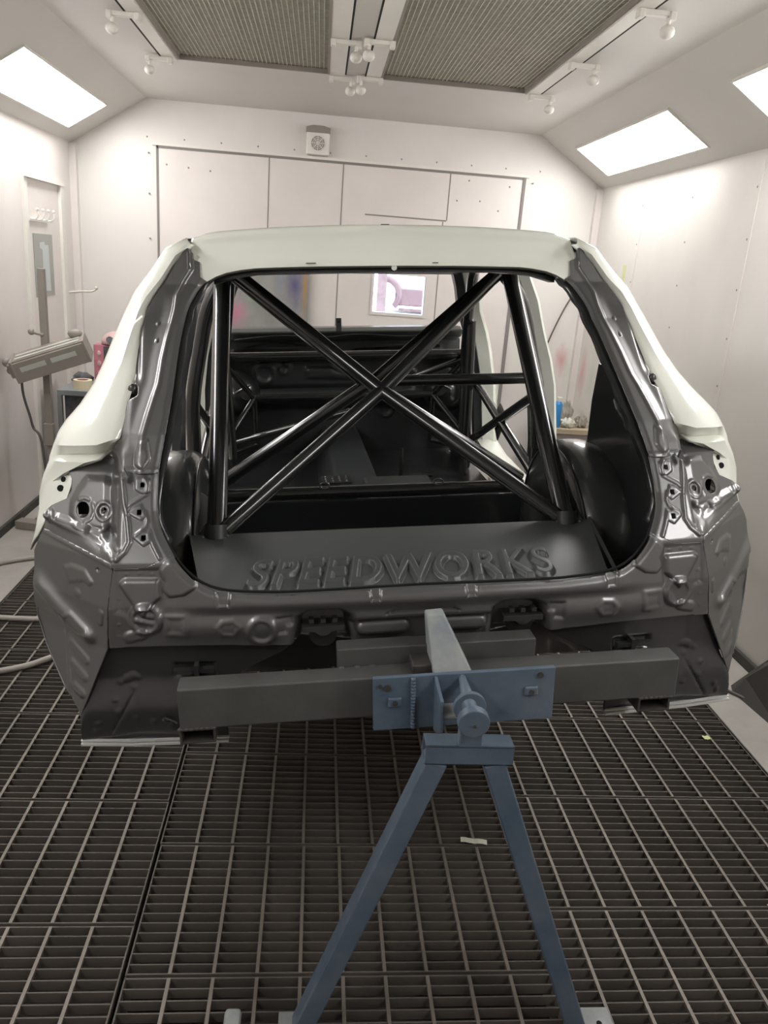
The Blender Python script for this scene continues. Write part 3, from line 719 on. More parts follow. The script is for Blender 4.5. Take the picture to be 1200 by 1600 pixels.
# pressed lettering
cu = bpy.data.curves.new('lettering', 'FONT'); cu.body = 'SPEEDWORKS'; cu.size = .2; cu.shear = .28; cu.space_character = 1.12; cu.resolution_u = 5
tob = bpy.data.objects.new('lettering_tmp', cu); COL.objects.link(tob)
bpy.context.view_layer.update()
dg = bpy.context.evaluated_depsgraph_get(); me = bpy.data.meshes.new_from_object(tob.evaluated_get(dg)); bpy.data.objects.remove(tob)
tb = B(); tb.from_mesh(me)
bmesh.ops.remove_doubles(tb, verts=tb.verts, dist=1e-5)
segs = [(tuple(e.verts[0].co[:2]), tuple(e.verts[1].co[:2])) for e in tb.edges if len(e.link_faces) == 1]; tb.free(); bpy.data.meshes.remove(me)
SA = np.array(segs); x0, x1, y0, y1 = SA[..., 0].min(), SA[..., 0].max(), SA[..., 1].min(), SA[..., 1].max()
SA[..., 0] = -.424 + (SA[..., 0] - x0) / (x1 - x0) * (.385 + .424); SA[..., 1] = .068 + (SA[..., 1] - y0) / (y1 - y0) * .158
def sdtext(x, y):
    d = np.full(x.shape, 1e9); ins = np.zeros(x.shape, bool)
    for a, b in SA:
        ex, ey = b - a; wx, wy = x - a[0], y - a[1]; t = np.clip((wx * ex + wy * ey) / (ex * ex + ey * ey + 1e-12), 0, 1)
        d = np.minimum(d, np.hypot(wx - ex * t, (wy - ey * t) * .85))
        ins ^= ((a[1] > y) != (b[1] > y)) & (x < ex * (y - a[1]) / (ey + 1e-12) + a[0])
    return np.where(ins, -d, d)
bm = sheet(lambda x, y: sdtext(x, y) - .0105, lambda x, y: yl(y) - .0005 + .0135 * sm((.0105 - sdtext(x, y)) / .0105), .0021, -.445, .405, .05, .245)
for v in bm.verts: v.co = Vector((v.co.x, v.co.z, v.co.y))
bmesh.ops.recalc_face_normals(bm, faces=bm.faces)
if sum(f.normal.z for f in bm.faces) < 0: bmesh.ops.reverse_faces(bm, faces=bm.faces)
cl('raised_lettering', bm, M['boot'], bootf, smooth=True, ang=80)

APS = APER
rows = []
k0_ = next(i for i, p in enumerate(APS) if p[1] >= 1.12)
APS = APS[k0_:] + APS[:k0_]
for i, (a, b) in enumerate(APS):
    p0, p1 = APS[i - 1], APS[(i + 1) % len(APS)]; tx, tz = p1[0] - p0[0], p1[1] - p0[1]; L = math.hypot(tx, tz) or 1; nx_, nz_ = -tz / L, tx / L
    w_ = .0005 + .0125 * float(sm(np.array((b - 1.15) / .2))) * (1 - .7 * float(sm(np.array((b - 1.70) / .02)))) + .002 * math.sin(i * 1.3) * (b > 1.35)
    yb = float(base(a, b)) + .006 + .02 * float(sm(np.array((1.2 - b) / .1)))
    if b < 1.12: continue
    rows.append([(a - nx_ * .004, yb + .004, b - nz_ * .004), (a + nx_ * w_, yb + .012, b + nz_ * w_), (a + nx_ * w_, yb + .040, b + nz_ * w_)])
bm = B(); loft(bm, rows); bmesh.ops.remove_doubles(bm, verts=bm.verts, dist=1e-5); bmesh.ops.recalc_face_normals(bm, faces=bm.faces)
o = cl('aperture_flange', bm, M['black'], smooth=True); solid(o, .003, 0)

path = [p for p in APER[::-1] if p[1] < 1.17]
i0 = max(range(len(path)), key=lambda i: (path[i][0] - path[i - 1][0]) ** 2 + (path[i][1] - path[i - 1][1]) ** 2)
path = path[i0:] + path[:i0]
bm = B(); tube(bm, [(a, float(base(a, b)) + .012, b + .001) for a, b in path], .0035, 8); cl('aperture_gap_shade', bm, M['hole'], smooth=True)  # black tube in place of the shaded gap between lip and boot floor

# side wells, inner quarters, wheel tubs
for s in (-1, 1):
    bm = B(); prism(bm, [(.05, 1.08), (.17, 1.13), (.24, 1.24), (.32, 1.34), (.42, 1.43), (.80, 1.430), (.835, 1.30), (.85, 1.14), (1.15, .95), (1.15, .70), (.05, .70)], 'x', s * .735, s * .742)
    bmesh.ops.recalc_face_normals(bm, faces=bm.faces); iq = cl('inner_quarter', bm, M['black'])
    bm = B(); sphere(bm, (s * .725, .50, 1.31), .03, .5, 1.3, 1.5, 14); sphere(bm, (s * .73, .42, 1.27), .02, .5, 1.5, 1, 12); tube(bm, smoothline([(s * .728, .62, 1.34), (s * .715, .56, 1.32), (s * .72, .50, 1.29)], 4), .008, 8); cl('latch_pressing', bm, M['black'], iq, smooth=True)
    bm = B(); box(bm, min(s * .58, s * .74), max(s * .58, s * .74), -.0, 1.1, .80, .805); cl('side_well_floor', bm, M['black'])
    rows = []
    prof = [(.578, -.34), (.580, -.12), (.584, -.05), (.597, -.018), (.625, -.002), (.66, 0), (.70, -.002), (.735, -.012), (.765, -.03), (.79, -.05)]
    for k in range(33):
        a = math.radians(-25 + 230 * k / 32)
        R0 = .365 + .012 * math.exp(-((a - 2.0) / .5) ** 2)
        rows.append([(s * px_, .75 - math.cos(a) * (R0 + d) * 1.02, .80 + math.sin(a) * (R0 + d)) for px_, d in prof])
    bm = B(); loft(bm, rows); bmesh.ops.recalc_face_normals(bm, faces=bm.faces); o = cl('wheel_tub', bm, M['tub'], smooth=True, ang=60); solid(o, .003, 0)
    bm = B(); rim = [(s * .592, .75 - math.cos(math.radians(a)) * .357, .80 + math.sin(math.radians(a)) * .352) for a in range(20, 190, 6)]; tube(bm, rim, .004, 8)
    rim = [(s * .752, .75 - math.cos(math.radians(a)) * .357, .80 + math.sin(math.radians(a)) * .350) for a in range(-20, 190, 6)]; tube(bm, rim, .004, 8); cl('tub_flange', bm, M['graph2'], o, smooth=True)
    bm = B(); hexa(bm, [(s * .60, .60, 1.10), (s * .53, .62, 1.04), (s * .58, .48, 1.00)], [(s * .60, .606, 1.10), (s * .53, .626, 1.04), (s * .58, .486, 1.00)]); bmesh.ops.recalc_face_normals(bm, faces=bm.faces); cl('gusset_plate', bm, M['blackm'])

# bulkhead, floor pan, tunnel, firewall and scuttle
bm = B(); box(bm, -.74, .74, 1.16, 1.18, .56, .868); box(bm, -.60, .60, .455, .462, .86, yl(.45) - .006); o = cl('fuel_cell_bulkhead', bm, M['black'])
bm = B(); box(bm, -.78, .78, 1.18, 3.2, .56, .575); fp = cl('floor_pan', bm, M['blackm'])
bm = B(); prism(bm, [(-.17, .575), (-.10, .76), (.10, .76), (.17, .575)], 'y', 1.45, 3.15); cl('tunnel', bm, M['blackm'], fp, bevel=.02)
bm = B(); box(bm, .02, .33, 1.30, 1.75, .575, .80); cl('driver_platform', bm, M['blackm'], fp, bevel=.015)
for x, y in ((-.22, 1.75), (-.48, 1.75)):
    bm = B(); box(bm, x - .03, x + .03, y - .22, y + .22, .575, .625)
    for k in range(10):
        for q in (-1, 1): disc(bm, (x + q * .018, y - .2 + .044 * k, .626), (0, 0, 1), .007, .003, 8)
    cl('seat_rail', bm, M['graph2'], fp)
for x, y, w_, d_ in ((-.10, 1.60, .07, .10), (-.10, 1.82, .07, .06), (.42, 1.9, .09, .05), (.40, 2.1, .09, .05), (.35, 1.65, .06, .04)):
    bm = B(); zt = .765 if abs(x) < .12 else .60; box(bm, x - w_, x + w_, y - d_, y + d_, zt - .02, zt + .006)
    for k in range(4):
        for q in range(3): sphere(bm, (x - w_ * .7 + w_ * .46 * k, y - d_ * .6 + d_ * .6 * q, zt + .006), .006, seg=6)
    cl('mounting_plate', bm, M['graph2'], fp)
def yfw(x, z):
    y = 3.05 + 0 * x + .12 * sm((.95 - z) / .1)
    y = y - .12 * sm((z - 1.17) / .03)
    for a, b, r in ((-.45, 1.10, .055), (-.33, 1.13, .03), (.42, 1.05, .06), (.15, 1.02, .045), (-.12, .86, .05), (.3, .84, .04), (-.5, .9, .04)):
        y = y - ring(sdc(a, b, r, x, z), .014, .009)
    y = y - pad(sdp([(-.2, 1.13), (-.05, 1.13), (.0, 1.10), (.12, 1.10), (.14, 1.06), (-.2, 1.07)], x, z), .02, .015)
    y = y + pad(sdp([(-.6, 1.02), (.6, 1.02), (.6, .99), (-.6, .99)], x, z), .03, .02)
    y = y - pad(sdp([(-.62, 1.245), (-.25, 1.245), (-.2, 1.22), (-.62, 1.21)], x, z), .03, .01) - pad(sdp([(.1, 1.25), (.6, 1.26), (.6, 1.22), (.05, 1.22)], x, z), .03, .01)
    return y
bm = sheet(lambda x, z: np.maximum(np.abs(x) - .72, z - 1.31), yfw, .012, -.73, .73, .56, 1.32); fw = cl('firewall', bm, M['blackm'], smooth=True, ang=60); solid(fw, .004, 1)
bm = B(); prism(bm, [(2.90, 1.30), (2.78, 1.33), (2.74, 1.372), (2.80, 1.388), (3.1, 1.372), (3.12, 1.30)], 'x', -.70, .70); sc = cl('scuttle', bm, M['blackm'], bevel=.012)
bm = B(); tube(bm, smoothline([(-.6, 2.76, 1.33), (-.35, 2.745, 1.352), (-.1, 2.75, 1.34), (.1, 2.745, 1.355), (.35, 2.755, 1.34), (.6, 2.76, 1.35)], 6), .005, 6)
tube(bm, smoothline([(-.55, 2.88, 1.27), (-.4, 2.86, 1.30), (-.2, 2.88, 1.28)], 6), .006, 6); cl('seam_sealer', bm, M['black'], sc, smooth=True)
bm = B(); box(bm, -.032, .0, 2.74, 2.746, 1.37, 1.445); o = cl('bracket_tab', bm, M['graph2'], sc, bevel=.003)
bm = B(); disc(bm, (-.016, 2.738, 1.425), (0, 1, 0), .006, .006, 12); cl('bolt_hole', bm, M['hole'], o)
for s in (-1, 1):
    bm = B(); sphere(bm, (s * .60, 2.75, 1.03), .13, 1, 1.2, 1.0, 24); o = cl('strut_tower', bm, M['black'], smooth=True)
    bm = B(); disc(bm, (s * .545, 2.62, 1.05), (s * .4, 1, -.3), .035, .02, 20); tube(bm, [(s * .52, 2.6, 1.10), (s * .60, 2.6, 1.06)], .006, 8); cl('strut_mount', bm, M['graph2'], o, smooth=True)
    bm = B(); box(bm, min(s * .70, s * .74), max(s * .70, s * .74), 2.62, 3.1, .575, 1.20); cl('kick_panel', bm, M['blackm'], bevel=.02)

# ---- white outer body
rowsE = [(.549, 1.806), (.585, 1.776), (.624, 1.718), (.657, 1.671), (.674, 1.643), (.684, 1.600), (.694, 1.541), (.695, 1.50), (.693, 1.468), (.703, 1.430), (.708, 1.394), (.716, 1.353), (.742, 1.322), (.800, 1.284), (.850, 1.284), (.845, 1.246), (.860, 1.203), (.903, 1.176)]
rowsS = [(.571, 1.826, .66), (.630, 1.797, .64), (.678, 1.729, .60), (.712, 1.686, .57), (.742, 1.630, .55), (.768, 1.567, .50), (.792, 1.506, .46), (.811, 1.457, .40), (.838, 1.413, .345), (.872, 1.376, .32), (.884, 1.355, .29), (.897, 1.325, .28), (.908, 1.285, .26), (.925, 1.25, .255), (.938, 1.21, .25), (.945, 1.165, .25), (.958, 1.12, .25), (.985, 1.05, .26)]
for s in (-1, 1):
    rows = []
    RR = list(zip(rowsE, rowsS, range(18))); RR.insert(13, ((.768, 1.298), (.908, 1.286, .262), 12.5)); RR[12] = ((.744, 1.316), (.905, 1.297, .262), 12)
    for e, q, i in RR:
        dd = 0 if i <= 12 else .018
        E_ = Vector((e[0], float(base(e[0], e[1])) + (.018 if i <= 12 else -.030 if i == 12.5 else -.010) + dd * .5, e[1])); Q = Vector((q[0], q[2], q[1])); r = []
        ff = .36 if 2 < i < 9 else (.30 if i < 13 else .55)
        F_ = E_.lerp(Q, ff) + Vector((-.004, -.040 if i < 12 else -.012, -.004)); F_.x = E_.x + (Q.x - E_.x) * ff
        C_ = Vector((E_.x + (Q.x - E_.x) * .86, F_.y + .02, F_.z * .4 + Q.z * .6 + .004))
        r += [E_, E_.lerp(F_, .5) + Vector((0, .006, 0)), F_]
        for t in (.15, .3, .45, .6, .75, .88, 1): r.append(F_ * (1 - t) ** 2 + C_ * 2 * t * (1 - t) + Q * t * t)
        end = .14 if i < 8 else (.45 if i < 12 else .55)
        top = Vector((0, 0, .0))
        r += [Q + Vector((.004, .05, 0)), Q + Vector((.006, end * .6, .0)), Q + Vector((.0, end, .0))]
        rows.append([(s * p.x, p.y, p.z) for p in r])
    bm = B(); V = loft(bm, rows); bmesh.ops.recalc_face_normals(bm, faces=bm.faces)
    o = cl('quarter_panel', bm, M['white'], smooth=True, ang=35); m_ = solid(o, .003, 0); tag(o, 'white painted outer quarter panel')
    # two black fixing holes beside the lamp
    bm = B()
    _bb = B(); _bb.from_mesh(o.data); _t = BVHTree.FromBMesh(_bb); _bb.free()
    for a, b, r_ in ((.872, 1.243, .0070), (.880, 1.222, .0085)):
        hit = _t.ray_cast(Vector((s * a, -.5, b - .60)), Vector((0, 1, 0)))
        if hit[0] is not None:
            nn = hit[1] if hit[1].y < 0 else -hit[1]
            disc(bm, hit[0] + Vector((0, 0, .60)) + nn * .0022, nn, r_, .002, 18)
    cl('fixing_hole', bm, M['hole'], o, smooth=True)
    # B pillar (white skin, black lining)
    outer = [(.60, 1.50, 1.79), (.69, 1.50, 1.70), (.732, 1.50, 1.60), (.765, 1.50, 1.47), (.80, 1.50, 1.36), (.825, 1.50, 1.25), (.845, 1.50, 1.0), (.85, 1.5, .80), (.84, 1.5, .70)]
    rows = [[(s * (x - .05), y - .02, z), (s * (x - .01), y - .035, z), (s * x, y - .03, z), (s * (x + .002), y + .10, z), (s * (x - .05), y + .10, z)] for x, y, z in outer]
    bm = B(); loft(bm, rows, closed=True); bmesh.ops.recalc_face_normals(bm, faces=bm.faces); bp = cl('b_pillar', bm, M['white'], smooth=True)
    rows = [[(s * (x - .095 - .012 * math.sin(z * 30)), y - .03, z), (s * (x - .052), y - .03, z), (s * (x - .052), y + .08, z), (s * (x - .095), y + .08, z)] for x, y, z in outer]
    bm = B(); loft(bm, rows, closed=True); bmesh.ops.recalc_face_normals(bm, faces=bm.faces); cl('pillar_lining', bm, M['blackm'], bp)
    # A pillar and hinge post
    ap = [(.57, 1.95, 1.78), (.65, 2.15, 1.63), (.715, 2.38, 1.50), (.770, 2.45, 1.38), (.80, 2.48, 1.28), (.83, 2.48, 1.1), (.85, 2.48, .72)]
    rows = [[(s * (x - .08), y - .01, z), (s * (x - .02), y - .03, z), (s * x, y - .01, z), (s * (x + .01), y + .10, z), (s * (x - .08), y + .10, z)] for x, y, z in ap]
    bm = B(); loft(bm, rows, closed=True); bmesh.ops.recalc_face_normals(bm, faces=bm.faces); apo = cl('a_pillar', bm, M['white'], smooth=True)
    rows = [[(s * (x - .12), y + .02, z), (s * (x - .082), y + .01, z), (s * (x - .082), y + .08, z), (s * (x - .12), y + .08, z)] for x, y, z in ap]
    bm = B(); loft(bm, rows, closed=True); bmesh.ops.recalc_face_normals(bm, faces=bm.faces); cl('pillar_lining', bm, M['blackm'], apo)
    # sill and cant rail
    bm = B(); rows = []
    for y in (1.0, 1.3, 1.6, 2.0, 2.3, 2.6):
        up = .06 * (abs(y - 1.9) / .7) ** 3
        rows.append([(s * .74, y, .66), (s * .74, y, .745 + up), (s * .80, y, .755 + up), (s * .86, y, .73 + up), (s * .87, y, .62), (s * .80, y, .58)])
    loft(bm, rows, closed=True); bmesh.ops.recalc_face_normals(bm, faces=bm.faces); cl('door_sill', bm, M['white'], smooth=True)
    bm = B(); rows = []
    for x, y, z in ((.60, .72, 1.795), (.615, .95, 1.80), (.62, 1.3, 1.80), (.61, 1.6, 1.795), (.58, 1.85, 1.785), (.56, 1.98, 1.775)):
        rows.append([(s * (x - .05), y, z + .035), (s * (x + .02), y, z + .015), (s * (x + .045), y, z - .03), (s * (x + .03), y, z - .045), (s * (x - .05), y, z - .03)])
    loft(bm, rows, closed=True); bmesh.ops.recalc_face_normals(bm, faces=bm.faces); cl('cant_rail', bm, M['white'], smooth=True)
    # front wing
    bm = B(); rows = []
    for y in (2.55, 2.8, 3.05, 3.3):
        rows.append([(s * .70, y, 1.24 - (y - 2.5) * .08), (s * .78, y, 1.235 - (y - 2.5) * .09), (s * .83, y, 1.19 - (y - 2.5) * .09), (s * .86, y, 1.05), (s * .865, y, .90)])
    loft(bm, rows); bmesh.ops.recalc_face_normals(bm, faces=bm.faces); o = cl('front_wing', bm, M['white'], smooth=True); solid(o, .003, 0)

# roof with its rear header
def roof_rows(x):
    ax = abs(x); d = .020 * (ax / .5) ** 2.2; e = sm(np.array((ax - .50) / .06)).item()
    zb = float(np.interp(ax, [0, .2, .3, .40, .477, .525, .545, .56], [1.745, 1.744, 1.742, 1.739, 1.725, 1.700, 1.70, 1.75]))
    top = 1.862 - d - .012 * e; yo = .02 * (ax / .5) ** 2
    return [(x, .590, zb), (x, .575, zb + .005), (x, .580, zb + .4 * (1.772 - zb)), (x, .592, max(1.772 - d * .5, zb + .012)), (x, .622, 1.796 - d * .7), (x, .650, 1.820 - d * .8),
            (x, .660, 1.834 - d), (x, .662, 1.841 - d - .004 * e), (x, .672, 1.852 - d - .006 * e), (x, .70, top), (x, .78, top + .002), (x, 1.0, top + .006), (x, 1.4, top + .006), (x, 1.8, top - .012), (x, 2.02, top - .045), (x, 2.06, top - .075)]
xs = [-.56, -.553, -.54, -.52, -.49, -.46, -.42] + list(np.linspace(-.38, .38, 25)) + [.42, .46, .49, .52, .54, .553, .56]
bm = B(); loft(bm, [roof_rows(x) for x in xs]); bmesh.ops.recalc_face_normals(bm, faces=bm.faces)
roof = cl('roof_panel', bm, M['white'], smooth=True, ang=50); solid(roof, .003, 0); tag(roof, 'white painted roof panel')
bm = B()
for x, y, z, w_ in ((-.005, .655, 1.8625, .012), (-.075 - .15, .573, 1.757, .014), (.13, .573, 1.757, .008)): box(bm, x - w_, x + w_, y - .004, y + .002, z - .0012, z + .0012)
cl('panel_slot', bm, M['graph2'], roof)
bm = B(); disc(bm, (.012, .582, 1.744), (0, 1, 0), .008, .012, 14); cl('drip_nub', bm, M['white'], roof, smooth=True)
# black lining below the roof, rear header beam, windscreen header
bm = B(); rows = []
for x in np.linspace(-.50, .50, 17):
    zb = float(np.interp(abs(x), [0, .3, .40, .477, .525, .54], [1.735, 1.733, 1.727, 1.715, 1.690, 1.68]))
    rows.append([(x, .612, zb + .012), (x, .614, zb - .002), (x, .66, zb - .004), (x, .70, 1.79), (x, 1.0, 1.84 - .02 * abs(x)), (x, 1.7, 1.835 - .02 * abs(x)), (x, 1.90, 1.79), (x, 1.93, 1.715 - .015 * abs(x)), (x, 2.02, 1.70 - .015 * abs(x)), (x, 2.05, 1.77)])
loft(bm, rows); bmesh.ops.recalc_face_normals(bm, faces=bm.faces); o = cl('roof_lining', bm, M['blackm'], smooth=True); solid(o, .004, 0)

# ---- roll cage
R1, R2, R3 = .0265, .022, .017
bm = B(); hoop = bend([(-.675, 1.2, .86), (-.66, 1.2, 1.27), (-.585, 1.2, 1.60), (-.52, 1.2, 1.70), (-.44, 1.2, 1.755), (.44, 1.2, 1.755), (.52, 1.2, 1.70), (.585, 1.2, 1.60), (.66, 1.2, 1.27), (.675, 1.2, .86)], .08); tube(bm, hoop, R1, 16)
cage = cl('roll_cage', bm, M['cage'], smooth=True)
def ct(pts, r, nm='cage_tube', seg=16):
    bm = B(); tube(bm, pts, r, seg); return cl(nm, bm, M['cage'], cage, smooth=True)
for s in (-1, 1):
    ct([(s * .527, .449, .995), (s * .52, 1.17, 1.70)], R1 + .003)                     # rear stays
    bm = B(); tube(bm, [(s * .527, .435, .972), (s * .527, .455, 1.030)], R1 + .0085, 20); cl('stay_socket', bm, M['blackm'], cage, smooth=True)
ct([(-.505, .455, 1.015), (0, .80, 1.355), (.46, 1.14, 1.71)], R2 + .001); ct([(.505, .455, 1.015), (0, .80, 1.355), (-.46, 1.14, 1.71)], R2 + .001)
ct([(-.62, 1.2, .892), (.62, 1.2, .892)], R1)                                   # lower cross tube
for s in (-1, 1):
    ct([(s * .61, 1.21, .92), (s * .015, 1.20, 1.31)], R1 - .001); ct([(s * -.0, 1.20, 1.31), (s * .49, 1.2, 1.72)], R1 - .001)
ct([(.02, 1.2, 1.325), (.635, 1.2, 1.325)], R2)
for x in (-.18, .27):
    bm = B(); pts = [(x + .018 * math.cos(t * PI / 8), 1.185, .925 + .012 * math.sin(t * PI / 8)) for t in range(17)]; tube(bm, pts, .0035, 8); cl('harness_eye', bm, M['graph2'], cage, smooth=True)
ct([(-.655, 2.43, 1.275), (.655, 2.43, 1.275)], R1 - .002)                      # dash tube
for s in (-1, 1):
    ct(bend([(s * .50, 1.22, 1.745), (s * .53, 1.80, 1.735), (s * .585, 2.12, 1.48), (s * .635, 2.40, 1.27), (s * .645, 2.42, .60)], .10), R1 - .001)
    ct([(s * .605, 2.13, 1.47), (s * .60, 2.16, .80)], R2)
    ct([(s * .665, 1.22, 1.26), (s * .65, 2.36, .80)], R2); ct([(s * .672, 1.22, .93), (s * .645, 2.38, 1.20)], R2)     # door bars
    bm = B(); hexa(bm, [(s * .668, 1.66, 1.08), (s * .668, 1.78, 1.12), (s * .668, 1.90, 1.03), (s * .668, 1.80, .94)], [(s * .674, 1.66, 1.08), (s * .674, 1.78, 1.12), (s * .674, 1.90, 1.03), (s * .674, 1.80, .94)]); bmesh.ops.recalc_face_normals(bm, faces=bm.faces); cl('gusset', bm, M['cage'], cage)
    bm = B(); tube(bm, [(s * .674, 1.2, .98), (s * .676, 1.2, 1.05)], R1 + .007, 18); cl('tube_collar', bm, M['cage'], cage, smooth=True)
    # footwell bracing
    N = (s * .50, 2.60, 1.03)
    ct([N, (s * .63, 2.42, .98 - .12)], R3); ct([N, (s * .50, 2.62, .76)], R3); ct([(s * .50, 2.62, .76), (s * .64, 2.42, .76)], R3 - .002); ct([N, (s * .64, 2.42, 1.25)], R3); 
ct([(-.50, 2.60, 1.03), (.50, 2.60, 1.03)], R3 + .002)
ct([(-.63, 2.40, .82), (0, 2.3, 1.0), (.0, 2.31, 1.0)], R3)
ct([(.30, 2.60, 1.10), (.64, 2.42, 1.25)], R3)
ct([(.28, 2.3, .62), (.28, 2.3, .80)], R3 - .004); ct([(.28, 2.3, .64), (.45, 2.3, .64)], R3 - .004)

# ------------------------------------------------------------ rotisserie head bolted to the shell (grey beams, blue plate)
head = empty('mounting_beam_frame', (0, 0, 0), 'grey box section beams with blue plate and round spindle bolted behind the car tail', 'support frame')
head.matrix_world = CARM @ Matrix.Translation((.03, -.2, .8))
HX, HY, HZ = .03, -.2, .8
def hl(name, bm, m, parent=None, **k):
    for v in bm.verts: v.co -= Vector((HX, HY, HZ))
    return link(name, bm, m, parent or head, **k)
bm = B(); box(bm, -.572, .598, -.185, -.125, .765, .868); hl('main_beam', bm, M['beam'], bevel=.005)
bm = B(); box(bm, -.212, .262, -.125, -.075, .835, .912); o = hl('upper_beam', bm, M['beam'], bevel=.004)
bm = B()
for k in range(9): sphere(bm, (-.215 + .012 * k, -.130, .862 + .004 * math.sin(k * 2.1)), .007, 1.3, 1, .8, 8)
hl('weld_bead', bm, M['beam'], o, smooth=True)
for xx in (-.535, .548):
    bm = B(); wl = .04
    for a in ((xx - wl, xx + wl, .725, .730), (xx - wl, xx + wl, .758, .763)): box(bm, a[0], a[1], -.18, .25, a[2], a[3])
    for a in ((xx - wl, xx - wl + .005), (xx + wl - .005, xx + wl)): box(bm, a[0], a[1], -.18, .25, .730, .758)
    o = hl('support_arm', bm, M['dark'])
    bm = B()
    for k in range(7): sphere(bm, (xx - .036 + .012 * k, -.182, .765), .006, 1.3, 1, .8, 8)
    hl('weld_bead', bm, M['dark'], o, smooth=True)
# central gusset arm
bm = B(); hexa(bm, [(.000, -.212, .872), (.092, -.212, .872), (.092, -.11, .872), (.000, -.11, .872)], [(-.006, -.135, .992), (.036, -.135, .994), (.036, -.10, .994), (-.006, -.10, .992)])
bmesh.ops.recalc_face_normals(bm, faces=bm.faces); hl('gusset_arm', bm, M['bluepale'], bevel=.005)
bm = B(); box(bm, -.045, .012, -.185, -.10, .868, .892); hl('weld_pad', bm, M['dark'], bevel=.004)
# blue plate
bm = B(); box(bm, -.140, .275, -.232, -.220, .760, .893); plate_o = hl('mounting_plate', bm, M['blue'], bevel=.002)
bm = B(); box(bm, -.056, -.046, -.236, -.229, .762, .890)
for k in range(16): sphere(bm, (-.051, -.236, .766 + .008 * k), .006, 1, .8, 1, 8)
hl('weld_bead', bm, M['blue'], plate_o, smooth=True)
bm = B()
for x, z in ((-.092, .832), (.220, .838)):
    box(bm, x - .016, x + .016, -.239, -.231, z - .011, z + .012); 
hl('nut', bm, M['blue'], plate_o, bevel=.005)
bm = B()
for x, z, r_ in ((-.125, .873, .005), (-.108, .868, .008), (.240, .876, .007), (-.092, .832, .006), (.220, .838, .006)): disc(bm, (x, -.2375 if z < .84 else -.2315, z), (0, 1, 0), r_, .008, 16)
hl('bolt_hole', bm, M['dark'], plate_o, smooth=True)
# vertical fin and spindle
bm = B(); hexa(bm, [(-.004, -.232, .890), (-.004, -.232, .752), (.0, -.290, .770), (.0, -.290, .86)], [(.004, -.232, .890), (.004, -.232, .752), (.008, -.290, .770), (.008, -.290, .86)]); bmesh.ops.recalc_face_normals(bm, faces=bm.faces); hl('fin_plate', bm, M['blue'], bevel=.002)
bm = B(); box(bm, .008, .060, -.285, -.232, .812, .820); hl('shelf_plate', bm, M['bluepale'], bevel=.002)
bm = B(); tube(bm, [(.060, -.222, .885), (.060, -.250, .876), (.060, -.288, .862)], [.007, .010, .016], 16); hl('spindle', bm, M['blue'], smooth=True)
bm = B(); disc(bm, (.062, -.300, .850), (0, 1, 0), .036, .012, 40); hl('spindle_disc', bm, M['blue'], smooth=True, bevel=.002)

# ------------------------------------------------------------ blue A frame stand
st = empty('a_frame_stand', (.36, 1.4, 0), 'blue grey steel A frame stand carrying the spindle, standing on the floor grating', 'stand')
SX, SY = .36, 1.4
def sl(name, bm, m, parent=None, **k):
    for v in bm.verts: v.co -= Vector((SX, SY, 0))
    return link(name, bm, m, parent or st, **k)
bm = B(); x0, x1 = .262, .452; t_ = .005
for a in ((1.375, 1.425, .757, .757 + t_), (1.375, 1.425, .803 - t_, .803), (1.375, 1.375 + t_, .757, .803), (1.425 - t_, 1.425, .757, .803)): box(bm, x0, x1, *a)
box(bm, x1 - .004, x1, 1.375, 1.425, .757, .803)
sl('cross_tube', bm, M['blue'], bevel=.003)
def leg(p0, p1, w=.024, d=.024):
    bm = B(); a, b = Vector(p0), Vector(p1); t = (b - a).normalized(); sx = t.cross(Vector((0, 1, 0))).normalized() * w; sy = sx.cross(t).normalized() * d
    hexa(bm, [a + sx + sy, a - sx + sy, a - sx - sy, a + sx - sy], [b + sx + sy, b - sx + sy, b - sx - sy, b + sx - sy]); bmesh.ops.recalc_face_normals(bm, faces=bm.faces)
    return sl('leg', bm, M['blue'], bevel=.005)
leg((.290, 1.40, .760), (.034, 1.395, .004)); leg((.412, 1.40, .760), (.706, 1.395, .004))
bm = B(); box(bm, .70, .80, 1.36, 1.43, .003, .011); fo = sl('foot_plate', bm, M['bluepale'], bevel=.002)
bm = B(); disc(bm, (.765, 1.385, .0115), (0, 0, 1), .007, .002, 14); sl('bolt_hole', bm, M['hole'], fo)
bm = B(); box(bm, -.02, .03, 1.36, 1.43, .003, .011); sl('foot_plate', bm, M['bluepale'], bevel=.002)
bm = B(); box(bm, -.148, -.108, .90, 1.425, .005, .035); box(bm, -.148, .02, 1.30, 1.34, .004, .030); sl('base_rail', bm, M['bluepale'], bevel=.010)
# upright that takes the spindle, with round front collar
bm = B(); box(bm, .330, .380, 1.375, 1.400, .80, .858); sl('spindle_bracket', bm, M['blue'], bevel=.004)
bm = B(); disc(bm, (.352, 1.362, .872), (0, 1, .05), .033, .022, 40); col_ = sl('spindle_collar', bm, M['blue'], smooth=True, bevel=.003)
bm = B(); disc(bm, (.353, 1.350, .868), (0, 1, 0), .003, .004, 10); sl('centre_mark', bm, M['dark'], col_)
bm = B(); tube(bm, [(.351, 1.37, .873), (.352, 1.415, .878)], .016, 20); sl('spindle_pin', bm, M['blue'], smooth=True)

